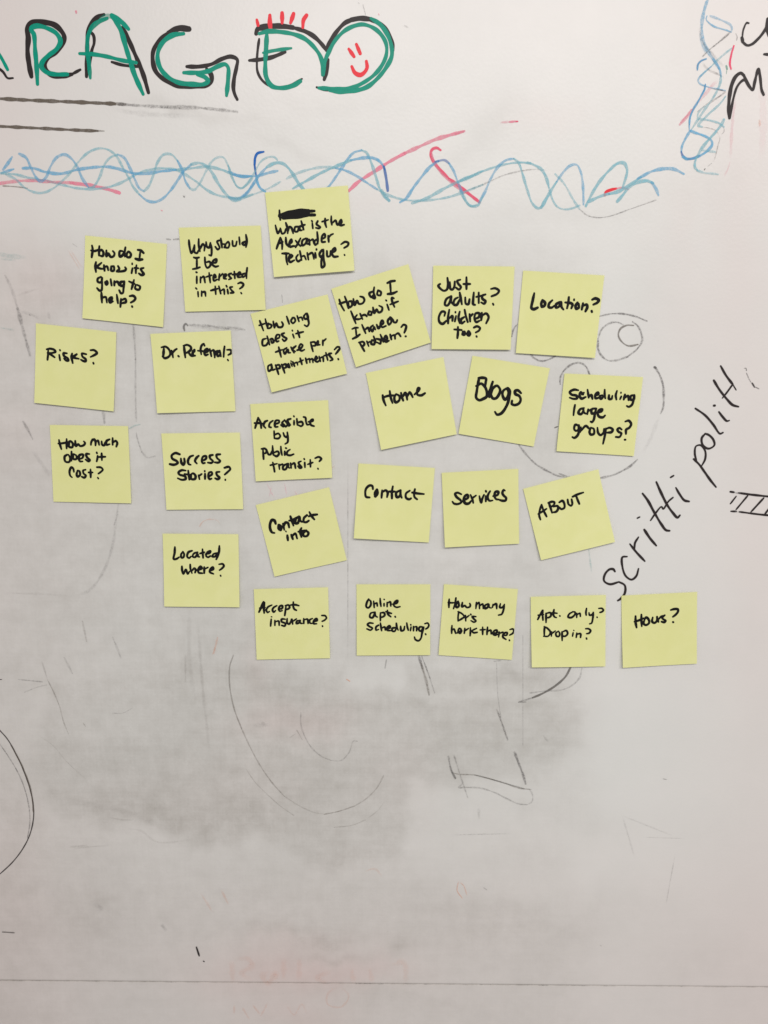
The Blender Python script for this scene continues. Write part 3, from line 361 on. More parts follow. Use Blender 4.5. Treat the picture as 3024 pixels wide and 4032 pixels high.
# ---------------------------------------------------------------- what is written on the notes (positions read from the photograph)
# (origin x, origin y, pen width, corners TL TR BR BL, label, words)
NOTES = [
(300,900,3.3,"15.5,11.5 148.5,25.5 143,161 11.5,146.5","yellow sticky note reading How do I know its going to help?",[
("How","26.5,28 27.5,34 26,47/25,36 30,37 37,35/38.5,29 38,36 38,44/38,44 44,45 45,39 42,35 38,38/50,36 50,45.5 53,41 57,46.5 62,45 63,40 60.5,37"),
("do","76,37 72,37 71,42 72,46 76,44 79,38/81,31 79.5,40 80,46/84,40 83,46 88,47 90,42 86,38 83,41"),
("I","w4:101,35 106,36 110.5,40/105,39 104,48/w4.2:97.5,49.5 103,51 108.5,50.5"),
("know","33,55 32,62 33,71/42,56 35,63 40,65.5 45,66/46,60 47,69/47,63 51,62 53,68/58,62 58,69 62,69 62,62 58,62/69,61.5 71,66 67,70 75,70 80.5,68.5 82,66 80.5,63.5"),
("its","92,57 92,58.5/92.5,65 91,73/99,60 98,67 98,73/96,64.5 102,65/110.5,64.5 106,66 108,70 111,74.5 107,76 103,73.5"),
("going","41,79 36,82 36,87 41,88 43,81 41,79/42.5,82 43,95 42,101 39,101.5 35,97.5/w4:51,86 48.5,88 50,91.5 52,89 51,86/57,83 58.5,93/63,86 63,93/64,88 68,87 71,93/79,86.5 73,88 74,94 78,92 79,86.5 78,98 77,105 74,106 71,101"),
("to","95,84 93,92 91,99/87,86.5 96,90.5/98,92 97,98 103,100 105,95 100,92"),
("help","42,105 43,121/44,113 49,112 51,121/54,117 59,116 59,112.5 55,115 56,121 61,119/67,108 69,122/74,115 73,128/75,117 81,115 82,120 76,122"),
("?","88,110.5 94,110 97.5,114 95,118 90,121/92,127 92.5,128"),
]),
(680,860,2.9,"10.5,15.5 144,12 152.5,149.5 21.5,152.5","yellow sticky note reading Why should I be interested in this?",[
("Why","27,36 28,46 31,57 34,52 36,44/36,44 36,55 40,57 43,52/43,34 43,44 45,54/45,50 50,42 52.5,46 52,53/55,39 56,46 60,48 62,40/62,40 64,50 63,61 60,60"),
("should","77,36 73,38 75,43 77,48 74,51 70,46.5/79,33 81,48/82,42 86,43 84.5,48/87,42 86,47 91,48 93,42 91,38.5 88,41/98,37 99,45 103,45 105,38/109,31 110,43/119,38 114,41 117,44 121,40/120,27 121.5,38 120,47"),
("I","35,64 39,65 43.5,64/40,66 40,80/33.5,83 39,82 45,80"),
("be","53,64 54,76 57,81 62,77 61,71 55,72/66,73 71,72 72,67 67,69 65,75 70,79 75,78"),
("interested","39,88 40,88.5/40,95 40,106/46,96 46,105/47,98 51,95 53.5,105/60,89 62,105/55,96 64,93/67,98 71,96 69,92 67,96 68,102 73,100/77,91 76,101/78,95 82,90.5/85,97 88,92 85,92 84,98 88,99/96,90 92,92 94,96 96,98 92,100/101,87 102,98/98,92 106,91/106,93 111,91 110,88 106,92 107,96 112,96/119,90 114,92 115,96 120,93/122,81 121,90 121,98"),
("in","38.5,114 40,115.5/42,120 42.5,128/48,119 48,127/49,121 53,120 54.5,127"),
("this","70,111 71,124/63,118 74,115/76,111 79,123/80,118 84,116 85,124/88,110 89,112/90,116 91,123/98,112 94,113 97,118 100,121 95,122"),
("?","107,106.5 112,105 116,108 114,112 110,115/112,121.5 113,123"),
]),
(1030,710,3.0,"6,20.5 141,9 152,148 21,158.5","yellow sticky note with a blacked-out line above What is the Alexander Technique?",[
("scribbled out word","29.5,49.5 30,58 31,65/w4:30,56 29,59/w8:34,57 55,53 77,50.5/w5:78,51 86.5,50.5/w8:36,61 50,59.5 76,56/w5:76,57 87,57"),
("what","23,74 25,82 27,87 31,80/31,79 34,87.5 38,86 40,80/40,70 43,80 43,87/43,85 46,76.5 49,78 52,87/60,76 55,77 55,84 59,84 62,76 63,82 66,82/65,67 69,81/62,76 71,73"),
("is","82,66.5 83,67.5/83,70 84,79/92,67 90,72 96,77 94,79 89,78"),
("the","104,63 104,70 106,77/99,68 109,65/114,59 114,67 115,73/116,70 121,66 124,73 131,69 130,65 127,72 130,74 135,73"),
("Alexander","31,94 28,103 25,112/32,95 34,103 34,113/28,104 35,101/40,94 41,104 45,109/45,105 50,101 49,97 46,103 47,109 52,108 57,108/56,99 60,104 64,108/64,95 60,103 56,110/73,95 67,99 67,107 72,104 75,96 74,103 78,105/78,97 79,106/80,99 84,97 86,104/92,96 87,100 88,106 92,103/91,85 92,95 92,104/98,97 104,93 103,88 99,92 99,101 104,101/109,91 110,101/110,94 113,90 117,88"),
("Technique","34,120 45,120/41,120 41,130 43,138/46,129 51,124 48,122 45,128 47,134 54,131/60,122 57,127 60,133 65,130/63,116 66,131/66,125 70,124 73,130/75,119 77,130/77,122 83,119 86,129/90,113 90,114/88,119 89,127/99,114 95,121 97,126 101,121 101,114 102,130 103,140 99,143 98,134 99,126/107,116 108,125 112,124 113,116/113,120 121,115 120,111 115,117 118,125 125,125"),
("?","130,105 137,101 142,103 141,107 135,111/135.5,122 136,123"),
]),
(980,1150,2.9,"3,35.5 128.5,4 160.5,133 38,163.5","tilted yellow sticky note reading How long does it take per appointments?",[
("How","18,47 21,55 24,63/17,54.5 28,51/27,44 29,52 31,59/32,51 31,59 36,58 37,54 33,52/40,48 42,58 45,51 48,57 54,57 56,53 54,49"),
("long","62,40 64,46 66,52/72,42 69,47 72,51 76,47 74,42 71,42/79,39 82,48/82,42 86,41.5 88,46/93,35 90,40 92,44 97,42 95,35 97,45 98,52 95,56 91,54"),
("does","28,76 23,78 23,87 28,87 33,80/30,72 34,86/36,78 38,83 41,81 38,76 35,77/44,77 50,74 50,70 46,70 44,76 46,81 49,80/58,67 54,69 57,73 62,76 58,80 55,77"),
("it","71,62.5 71.5,63.5/72,69 74,75/80,63 83,74/77,68 89,65"),
("take","49,90 51,98 53,106/44,98 55,94/62,91 57,95 59,101 64,94 65,99 68,99/69,90 74,99/77,88 71,94 76,97/79,95 84,93 88,87 85,85 82,92 86,96 91,94"),
("per","101,82 103,90 105,97/101,82 108,82 109,87 104,88/109,87 113,84 113,80 111,86 116,86/121,79 121,87/121,81 126,76.5"),
("appointments","37,118 32,121 33,129 38,125 37,118 39,127 43,126/44,119 47,128 49,134/44,120 50,119 51,124 46,125/54,118 57,126 59,132/55,119 61,118 61,123 57,124/65,117 63,121 67,123 66,118/w2.4:69,112.5 69.5,113/69,116 71,121/72,114 75,121/75,116 79,115 80,119/84,108 87,118/82,114 89,111/93,108 95,116/96,110 99,109 100,115/101,110 104,109 105,115/107,111 112,108 110,105 108,111 112,114 115,112/115,105 117,113/118,107 121,106 122,113/126,99 129,111/123,104 131,102/135,100 131,101 133,105 137,110 133,112"),
("?","140,94 145,89.5 149,91 146,96 142,101/146,109 146.5,110"),
]),
(1300,1040,3.1,"2,40.5 127.6,.2 164,128 42.3,168.2","tilted yellow sticky note reading How do I know if I have a problem?",[
("How","15,58 18,67 23,76/15,65 27,61/24,53 28,64 30,72/30,64 31,71 36,67 35,61 31,61/38,57 40,67 44,60 47,65 53,64 56,59 54,54.5 49,53"),
("do","69,45 64,48 67,54 71,50/72,38 71,46 73,56 69,55/78,43 77,50 82,51 83,46 79,43"),
("I","w4:93.5,31 99,28.5 105.5,27.5/w3.4:98,31 99,46/w3.6:94,49 102,48 109,45"),
("know","34,77 38,87 42,97/44,83 40,89 47,90 50,89/49,81 53,90/52,84 57,83 60,85.5/64,77 62,82 67,83 67,78 63,77/70,71 72,80 76,74 79,79 84,77 85,71 80,68"),
("if","91,59 92,60/93,66 96,75/104,56 101,55 101,60 105,70/98,66 111,61"),
("I","36,106 41,104 45.5,104/42,106 43,117/w3.6:37,122 43,119 48.5,115"),
("have","52,99 55,106 58,113/57,107 62,104 64,110/70,100 66,104 69,110 72,103 74,107/76,99 79,105 83,98/82,101 87,96 85,92 82,98 85,103 91,101"),
("a","98,87 94,93 96,99 100,94 98,87 103,92 104,95 108,95 109.5,91.5"),
("problem","48,128 52,135 56,142/47,128 54,127 56,131 52,135/60,126 63,134/62,128 67,126/69,124 67,130 72,131 72,125 68,124/71,118 75,128/76,122 82,124 82,130 77,128/82,115 87,127/88,125 93,122 91,117 88,123 91,127 96,125/98,115 100,123/101,117 105,116 106,122/107,115 111,113 115,118"),
("?","116,103 120,99 124,101 123,107 121,112/w3.6:123,118 123.5,118"),
]),
(1660,1020,3.4,"19,11 151.5,12.5 144.5,148 16,147","yellow sticky note reading Just adults? Children too?",[
("Just","42,31 43,42 41,50 36,52 29,47 27,43.5 30,41/46,38 47,49 50,50 53,46 54,37/63,34 58,36 60,41 64,46 61,50 56,47/73,30 73,49/68,41 79,41"),
("adults","47,61 40,66 38,75 42,76 47,68 48,61 48,70 50,73/59,63 54,66 52,74 57,75 62,66/62,55 64,66 65.5,74/71,63 72,73 76,74 78,66/85,55 84,66 84,74 87,75/93,55 93,72/89,62 98,60/104,58 99,60 99,65 104,69 102,73 97,71"),
("?","113,49 120,48 126,52 123,57 114,61/116,73 117,75"),
("Children","37,93 38,87 33,86 28,95 29,103 34,106 40,101/45,83 43,95 43,105/45,97 50,93 50,101/55,86.5 55,87.5/56,93 54,102/62,86 60,96 62,105/69,95 64,99 65,105 70,102/70,83 72,93 75,103/78,90 79,102/79,94 83,90/86,98 93,95 94,89 88,89 86,98 89,103 94,101/98,88 97,100/98,93 105,89 109,95 105,105"),
("too","59,111 59,120 58,129/53,115 65,116/w4:67,119 66.5,123 69.5,123.5 69.5,119 67,119/w4:76,118 74.5,123 77,125 79,122 77,118"),
("?","85,112 90,110 95,113 93,117 88,120/w3.8:89,126 89.5,127"),
]),
(2010,1050,3.8,"20.5,6.5 153,14.5 136.5,149 8,141","yellow sticky note reading Location?",[
("Location","w4:38.5,43.5 36,55 34,68 38,69.5 44,67/w4.4:52,55 50,60 51,65.5 55,64 56,59 52,55/68,55 63,60 62,66 67,67 71,64/80,58 74,62 74,67 79,65 82,58 83,66 86,70/95,50 94,59 92,68/89,58.5 99,60 101,62 99,68/w3.4:103.5,53.5 103.5,55/w4.2:109,59 106,64 107,69 111,67 111,61/118,60 116,70/118,64 124,62 125,66 122,73"),
("?","133,54 138,52 144,55 141,59 135,62/w4.2:132,72.5 132.5,74"),
]),
(110,1250,3.2,"14,9.5 145,24 141.5,153 12.5,139","yellow sticky note reading Risks?, left-most note on the board",[
("Risks","31.5,52 37,51 44,53 46,56 40,58 33,58/34,54 34,59 33,69/33,58 39,61 44.5,65/w2.8:53,53 53.5,54/52,61 53.5,70/64.5,58.5 59,58.5 60,63 66,67 67,70.5 63,70 60,67/73,59 72,64 74,74.5/80.5,60 75,65 84,67.5/96,60 89,59 90,64 95,68 95,71.5 91,71 87.5,69"),
("?","103,53.5 109,53.5 113.5,58 110,61 103,64.5/w3.6:107.5,74 108,75.5"),
]),
(560,1270,3.2,"14,18.5 145,13 153,144.5 26,147.5","yellow sticky note reading Dr. Referral?",[
("Dr.","32,40.5 39,39.5 45,45 46,53 42,57 37,58 34,55/w3.6:36,43 35,55/48.5,46 50,52 51,57/50,50 54,45 57,43/w3.4:59.5,54.5 60.5,55.5"),
("Referral","w3.6:69,40 70,49 71,57/68,38 74,36.5 80,40 80,44 76,48 71,50/76,49 81,54 87,54/82,50 86,47 86,44.5 83,48 84,53/102.5,38 101,35 98,37 96,43 97,52/91.5,46 102,47/102,50 108,46 107,43 103,45 102,50 104,53.5 108,52/111,43 113.5,55/113,47 117,45 119,55/119,57 120,48 124,46/126,46 123,51 124,55 128,52 127,46 129,55/135,39 134,47 133.5,56"),
("?","139,44.5 145,45 145.5,50 141,53/w3.2:140,60.5 141,62"),
]),
(1420,1390,3.6,"8.5,32.5 135,6.5 156.5,132 33.5,157.5","tilted yellow sticky note with the single word Home",[
("Home","36,69 37.5,77 41,85.5/36,73 44,70 56,69/47.5,62 49,72 52,81.5/57,68 55,73 57,80.5 63,77 63,70 58,67/66,65 67,71 69.5,77.5/69,71 73,65 75,70 76,76/77,70 80,64 83,68 85,72/88,67.5 94,62 96,57.5 94,57 92,63 93,68 99,69 105,65.5"),
]),
(1790,1380,4.0,"29,8.5 155,29 128.5,156.5 6,135.5","tilted yellow sticky note reading Blogs in large thin letters",[
("Blogs","39.5,46 38,54 36,66 35,77 40,81 46,79 52,75 52,66 49,59 43,54 39,56 35,58/39,45 46,44.5 51,46 50.5,52 49.5,59/62,51 59,60 55,72 56.5,76/59,72 62,62 69,57.5 74,64 72,72 67,78 62,78 59,72/84,62 79,66 78,73 82,80 86,76 88,68 86,61.5 90,66 89,76 86,87 80,98 75,103 69,104.5 65.5,100/108,69.5 103,65 98.5,66 99,71 105,74 107.5,80 105,86 98,89 93,87 93.5,82"),
]),
(2160,1440,3.5,"25.5,12.5 153.5,18.5 138,147 12,139","yellow sticky note reading Scheduling large groups?",[
("Scheduling","48,40 41,39 34,43 37,47 45,49 46,53 40,54 34,52/56,47 52,43 50,48 53,53.5 60,51/57,44 54,47/63,39 65,52/66,50 69,47.5 71,54/76,49 81,46 80,43.5 76,47 76,53 82,52/87,48 83,50 85,54 89,50/91,39 91,49 92,53/98,48 98,54 102,54 103.5,49/111,41 109,48 110,55/w3.2:117.5,43.5 117.5,44.5/118,50 116,54.5/124,47 122,55/124,52 129,49 130,56/139,48 134,49 133,55 138,55 139,48 138,56 135,64 130,67 127,65.5"),
("large","42.5,64 41,72 40,80.5/57,69 51,71 48,77 52,79 56,74 56,70 57,76 60,78/64,71 62.5,79/64,74 70,70.5/76,69.5 70,71 70,78 75,76 77,70 75,78 73,88 70,92 68,91/79,77 86,74 87,71 82,72 79.5,78 82,83 88,84 91.5,81"),
("groups","47,97 43,96 41,103 44,106 48,104 48.5,97 49,106 46,114 41,117.5 38,116/52,100 50.5,108/52,106 60,98 65,102/68,101 66,108 68,112 73,111 73,103 69,101/79,101 80,109 84,113 89,109 90,103/93,102 91,114 88,127/93,103 99,101 104,104 102,108 95,109/118.5,104 115,101.5 111.5,104 114,108 118,110 115,116 109,116"),
("?","124.5,91 130,89.5 134,95 131,101 126,104 125.5,111/w3.6:123.5,120.5 124.5,120.5"),
]),
(170,1640,3.2,"11.5,13.5 139,15.5 145,141 18,138.5","yellow sticky note reading How much does it cost?",[
("How","26.5,38 28,45 30.5,53/25.5,44 32,43.5 40,42/39,36.5 39,44 39,52/43.5,40 43,49 48,50 49,44 45,40 42.5,41/53,39.5 54,48 58,45 61,48 67,46.5 69,43 67,40.5"),
("much","81,37 79,42 78.5,46/80,40 84,37 86,41 86,47/87,41 90,39 92,46/96,40.5 97,46 100,47 102,42/109,37 104,40 104,46 109,45/114,35 114,46/115,42 119,39.5 121.5,43 120,49"),
("does","40,62 36,65 37,73 43,74 45,68 42,62/47,57 47,65 47,72/50,61 50,69 55,69 55,64 51,61/61,69 65,67 66,62 60,63 59,69 61,73 65,73/76,61 71,61 72,66 77,71 75,73 70,70"),
("it","88,58.5 88.5,60/89.5,64 89,69 88,73/96,60 96.5,71/90,66 102,65.5"),
("cost","51,90 50,85 47,82.5 44,89 45,96 48,99/57,88 55.5,94 57,98 61,95 60,89 57,88/70,86.5 66,88 67,93 70.5,96 68,99.5 64,98/78,86 78.5,99/75,91 81.5,91"),
("?","88.5,82.5 95,83 98,86.5 95,90 91,93/90,99.5 91,101"),
]),
(610,1670,3.4,"11,15 139,13.5 145,138 20,139","yellow sticky note reading Success Stories?",[
("Success","w3.8:41,49 34,47 28,51 29,56 36,60 38,63 32,66 25,65/w3.8:43,56 44,63 47,66 49,62 48.5,56/63,51 58,53 54.5,60 56,65 59,66/72,51.5 69,54 66,60 69,64/77,60 84,56 84,52 79,53 77,60 79,63.5 82,63/95,50 90,51.5 91,56 95,60 93,63 87,62.5/107,49 101,50 102,55 107,60 104,62.5 98,62"),
("stories","51,75.5 44,75 39,79 41,82 50,85 51,89 45,90.5 38,88/55,75.5 56,83 57,90/49,81 58,82.5/60,82 60,89 66,89 67,84 63,80 59,82/72,83 73.5,89.5/73,84 77,81/82,76 82,76.8/82.5,80.5 82.5,89/89,85 94,81 93,78 89,79 88,86 90,89.5 93,88.5/106,77.5 101,78.5 102,83 106,87 103,89.5 99,88"),
("?","114,71 121,69.5 123.5,73 119,78 114.5,82/115.5,90 115.5,91"),
]),
(950,1540,3.1,"15,21 142,14.5 149,140.5 24.5,146.5","yellow sticky note reading Accessible by public transit?",[
("Accessible","28,43 26,50 23,60/28,43 32,51 33,60/22,52 30,52 36,53/43,48 39,50 37,56 40,60/52,48 47,52 46,58 49,59/55,54 62,51 62,48 57,48 55,54 56,58 60,58/70,48 67,52 71,56 69,57.5 65,55/81,45 76,47 77,51 80,55 78,57/71,47 76,54 73,58/86,40.5 86.5,41.5/86.5,48 86.5,54.5/91,45 92,55/93,51 99,50 101,54 98,57 93,55/102,42 105,43 106,50 108,54.5 112,54/110,50 117,48 117,46 113,49 114,55 119,57"),
("by","54,65 54.5,77/55,71 61,69 64,73 61,77 56,77/69,68 71,73 74,75 76,71/75.5,67 76.5,76 76,83 72,86"),
("public","36,96 37,110.5/33.5,94 39,93.5 42,97 40,101 38,101/43,98 45,103 48,103 51,97/51.5,89 52,97 53,104/54,100 60,98 62,102 58,106 54,104/65,90 65.5,97 67,104/73,92.5 74,93/71.5,98 71.5,104/80,95 76,98 75,103 80,104.5 86,102.5"),
("transit","52,116 54,125 55,131/48,120.5 59,118/62,119 63,127/62,121 68,118.5/75,118 69,122 69,127 73,127 77,118 77,123 79,125/81,117 82,125/82,120 87,117 89,125/98,114 94,116 95,119 99,124 96,125 93,122/103,110 103.5,111/104,116 104.5,124/113,111.5 113.5,123/109,119 117,116"),
("?","121,109 127,107 131,110 128,114/w3.4:125.5,125.5 126,126.5"),
]),
(980,1890,3.8,"11.5,40.5 131,11.5 160,130 42.5,156.5","tilted yellow sticky note reading Contact info",[
("Contact","w4.2:44,71 42,66 38,65 35,71 35,79 38,85 42,86/w4.8:49,73 49,79 52,81 53,76 50,73/56,71 58,81/57,76 60,69 64,70 66,77/68,59 71,68 73,74/66,66 72,65 78,61/82,59 77,63 76,70 80,70 83,60 84,66 87,68/95,57 90,62 90,68 94,68.5 98,66/99,52 102,58 107,64/98,59 104,57 111.5,56"),
("info","w2.8:60.5,83 61,84/63,90 64,98/69.5,89 72,96/71,91 76,87 79,95/86,78 84,83 86,92.5/81,84 92,82/94,82 89,86 90,91 95,91 97.5,86 93,82"),
]),
(1360,1790,3.6,"21.5,14 146,21.5 136,142.5 14,135","yellow sticky note with the single word Contact",[
("Contact","45,56 44,51 40,50 34,55 32.5,63 34,68.5 39.5,69.5/w5:51.5,57 48.5,62 49,67.5 52,63 51.5,57/60,58 59,70/60,61 66,58 69,62 68,69/77.5,51.5 76,60 76,71/71,60 81,60/89,58 83,62 84,69 89,67 90,58 90,65 92,70/105,58.5 99,63 99,70 104,72.5 107,71/113.5,56 112,63 113,69 117,72.5/109,61.5 118,63 128,64"),
]),
(1700,1810,3.5,"16,21 141,14.5 142,136 21,141.5","yellow sticky note with the single word Services",[
("Services","48,56 42,53.5 38,55 40,60 47,66 48,69 42,72 36,71 33.5,68/w4:53,66 59,61 58,57 54,59 52,66 55,71 60,71 64,67/63,57 66,64 67.5,70/65,63 72,58/77.5,59 79,66 80.5,69.5 82,64 85,57/88,50.5 88.5,52/88,59 88,67.5/95,51 92,56 91,62 94,66.5 99,66/100,59 107,57 108.5,52 104,52 102,59 105,64 109,64.5/119,50 117,49 115,54 117,58 121,62 120,66 115,66.5 110,65"),
]),
(2040,1830,3.3,"8,39 130.5,7 156.5,124.5 36.5,154.5","tilted yellow sticky note reading ABOUT in thin capital letters",[
("About","38,65 35,74 34,82 36,89/38,65 41,74 44,80 46,84/32.5,80 40,75.5 46,71.5/50,62 53,71 55,78/49,62 55,60 59,61 58,65 54,68/57,68 64,67 65,71 62,76 56,77.5/67,61 72,58.5 75,63 75,70 70,72 67,69/80.5,56.5 82,64 86,66.5 88,64 87,56/88.5,52 97,48 106,45/94,49 96,55 99.5,63.5"),
]),
(620,2060,3.2,"9,16.5 132.5,17.5 135,135.5 12.5,134.5","yellow sticky note reading Located where?",[
("Located","29,38.5 28.5,48 27,58 31,58 36,55/42,46 39,51 40,56 43,55 44,50 42,46/57,44.5 51,47 49,54 52,56.5 55,54/66,47 60,49 58,54 62,55 66,50 67,54 69,54.5/74,42 74.5,50 75,56/70,49 77,47/79,50 86,48 87,45 82,47 80,53 83,55 87,53/99,48 92,50 90,54 94,54 99,50/101.5,36.5 101,46 99,53 96.5,58.5"),
("where","40.5,70 41,77 43,82 47,75 50,82 53,78/54,67 54.5,74 57,81/57,77 61,73 63,75 62,80/68,76 73,73 71,70 67,75 68,80 74,81/77,71 77,81/78,74 83,71.5/86,77 92,74 91,71 87,74 86,79 92,82"),
("?","101,66.5 107,66 109,69 106,73 102,76/103.5,84.5 104,85.5"),
]),
(970,2260,3.0,"12.5,24 133.5,21 137,136 17.5,138.5","yellow sticky note reading Accept insurance?",[
("Accept","w3.8:28.5,45 25,53 21,61.5/w3.6:30,46 29,54 29.5,63/22,55 31,54/42,50 36,53 33,58 35,62 38,60.5/50,51 45,54 43,58 45,61.5 48,59/53,57 59,55 59,51 55,52 53,57 55,60 59,59/65,52 64,60 63,67/64,51 69,50 71,54 67,57 64,57/77,45 77,53 79,57 82,58.5/72,50 80,49.5 86,51"),
("insurance","w2.4:41,69 42,69.3/41,73 40,84/47,75 47,83/48,77 53,76 54,83/64,73 58,73 58,77 64,80 63,84 58,83/67,72 67,79 70,81 73,77 74,73/75,73 76,81/77,76 82,72.5/87,75 83,76 82,80 86,79 88,75 88,79 91,80/94,72 94,80/95,74 100,73 101,80/108,72 104,74 104,79 107,80/110,77 116,75 115,72 111,75 110,80 115,80.5"),
("?","123.5,67 129,67.5 131,71 128,74.5 124,76.5/w2.8:124.5,84 124.7,84.8"),
]),
(1370,2250,3.0,"14,20.5 134.5,20.5 134,135 14.5,136","yellow sticky note reading Online apt. Scheduling?",[
("Online","34,44.5 31,50 30,57 33,59 37,55 37,48 33,45/42,48 43,58.5/43,53 47,51 48,56/52.5,43.5 53,50 54,56.5/w2.6:59,45 59.5,45.5/59,52 59,56/64,50 64,57/65,51 69,49 70,56/73,53 80,51 81,47 77,49 75,55 79,58 85,57"),
("apt.","42,66 37,68 36,74 40,75 43,70 44,66 45,72 48,74/53,67 53,80/54,67 59,67 60,71 56,74 53,74/64.5,63 65,69 70,73.5/62,65 67,67 71,68/w3.3:77,73 77.5,74"),
("Scheduling","41,84 35,83.5 32,86 35,89 40,92 37,95 31,93/50,87 46,90 46,95 50,94/53,83.5 55,96/55,92 60,90 61,95/63,93 69,91 68,88 64,91 64,95 69,96/78,91 73,92 72,96 76,97 79,92/79,84 80,91 82,95/86,89 87,96 91,95 92.5,89/96,83.5 97,90 98.5,95/w2.6:102.5,86 102.7,86.8/103,90 102,96/107,89 107,96/108,90 112,89.5 112,96/124,90 117,90 116,95 119,96.5 123,91 121,99 119,108 115,112 110,110 108.5,106"),
("?","125.5,84.5 130,83.5 132,87 130,91 127,93/w3.4:126.5,101 127,102"),
]),
(1690,2260,3.0,"24,16 144.5,24 134.5,139 15,131","yellow sticky note reading How many Dr's work there?",[
("How","32.5,40.5 32,48 32,54/31,46 37,46.5 43,46/43.5,38.5 42,48 39.5,56/w3.6:47,44 43,50 45,54 48,52 48,46/54,46 53.5,53 58,51 61,54 66,53 67,50 66,47.5"),
("many","77,46 76,56/77,50 81,46 82,56/83,51 87,48.5 88,56/96,48 91,51 91,56 95,54 97,49 98,54 101,55/104,49 103,54/104,51 109,48 110,56/116,48 115,54 119,54 122,50/122.5,49 121,58 118,65 113,66.5"),
("Dr's","48,61 47,69 47,76/47,61 53,64 57,69 52,73 48,75.5/59,67 59.5,76/60,71 65,67/w2.8:67.5,65 68,66/76,69 70,69 73,73 76,76 73,78 68,75.5"),
("work","37,83.5 36.5,90 36.5,96/37,91 40,89 43,96/43,96 49,94 52,90 49,88 47,93 50,96 53,92/58,88 57,96/58,92 64,88/67,87 67,94 66.5,100/77,88 70,92 72,95 78,94.5"),
("there","87,86 87,98/83,90.5 91,90/95,86 94,98/95,93 100,91 101,97/104,96 110,95 110,91 106,92 104,97 107,99 111,98/114,94 113,102/115,96 120,94/120,99 126,99 127,95 122,96 120,102 125,106"),
("?","131.5,90 136,89 138,92 136,96 131,99/w3.2:130.5,107 130.7,107.8"),
]),
(2050,2290,2.9,"16,24 138.5,21 137,136.5 17,137.5","yellow sticky note reading Apt. only? Drop in?",[
("Apt.","35,46 31,54 27.5,61/36,46 35.5,54 36,62/28,54 37,53/41,51 41,66/42,51 48,50 49,55 45,58 41,58/54,45 53,53 55,57 58,58/51,50 59,51/w3.1:63.3,55 63.8,55.6"),
("only","84,49 79,52 77,57 82,58 88,53 88,49 84,48.5/91,51 91,58/92,53 96,51 97,56/107,43 106,50 106.5,54/111,50 112,54 116,53 118,50/118,49.5 117,60 115,67 112,68"),
("?","127,43 132,43 134.5,46 132,48.5 129,49.5/w2.9:124,57 124.4,57.8"),
("Drop","38.5,73 38,81 38,88/38,72.5 44,76 48,82 44,88 37,88/50,81 49.5,88/50,84 56,79.5/61,80 57,83 58,88 62,88 63,83 61,80/67,81 67,95/68,81 74,79 76,84 72,88 67,87.5"),
("in","w2.6:86,78.5 86.3,79/85,82.5 84,88/91,83 90,90/91,85 97,84 97,90"),
("?","105.5,76 110,76 113.5,79 111,83 107,84/w3.8:106.5,91 107,92.5"),
]),
(2400,2280,3.6,"19,26.5 142.5,20.5 141,136.5 20,142.5","yellow sticky note reading Hours?, at the right end of the bottom row",[
("Hours","42,60 42,70 43.5,78.5/40,69 47,67 55,63.5/51.5,57.5 51.5,67 52,76.5/57,65 55,72 59,74.5 64,71 63,65 59,62 57,65/70,62 69,69 73,71 77,67 77,61/78.3,64 79.3,69.5/80,64.5 84,60.5 89,59/89.5,58.5 85.5,63 88,65.5 91,67.5 89,70 84.5,69"),
("?","99.5,50 105,48.5 111,49 111,53 107,58 103,61/w3.6:103,69.5 103.5,70"),
]),
]

# ---------------------------------------------------------------- the whiteboard
# the joint between the two panels runs level; its height comes from the photograph
seam_z = float(np.mean([to_board(50, 3861)[1], to_board(1700, 3875)[1], to_board(2990, 3887)[1]]))
def to_photo(x, z):
    """photograph position (1659-wide reading of it) of board points, used only to place stain marks and the painted lens vignette"""
    P = np.stack([x - EYE.x, np.full_like(x, -EYE.y), z - EYE.z], -1)
    dz = P @ np.array(fwd); return (1512 + FPX * (P @ np.array(rgt)) / dz) * 0.5486, (2016 - FPX * (P @ np.array(upv)) / dz) * 0.5486
def smooth(x, a, b):
    t = np.clip((x - a) / (b - a), 0, 1); return t * t * (3 - 2 * t)
def poly(px, py, pts, soft):
    pts = np.array(pts, float); inside = np.zeros(px.shape, bool); dist = np.full(px.shape, 1e9)
    for i in range(len(pts)):
        (x0, y0), (x1, y1) = pts[i], pts[(i + 1) % len(pts)]
        if y0 != y1:
            c = ((py > min(y0, y1)) & (py <= max(y0, y1)) & (px < (py - y0) * (x1 - x0) / (y1 - y0) + x0)); inside ^= c
        ex, ey = x1 - x0, y1 - y0
        t = np.clip(((px - x0) * ex + (py - y0) * ey) / (ex * ex + ey * ey), 0, 1)
        dist = np.minimum(dist, np.hypot(px - x0 - t * ex, py - y0 - t * ey))
    return smooth(np.where(inside, dist, -dist), -soft, soft)
def blob(px, py, cx, cy, rx, ry, ang=0):
    c, s = math.cos(R(ang)), math.sin(R(ang)); dx, dy = px - cx, py - cy
    return np.exp(-(((dx * c + dy * s) / rx) ** 2 + ((-dx * s + dy * c) / ry) ** 2))
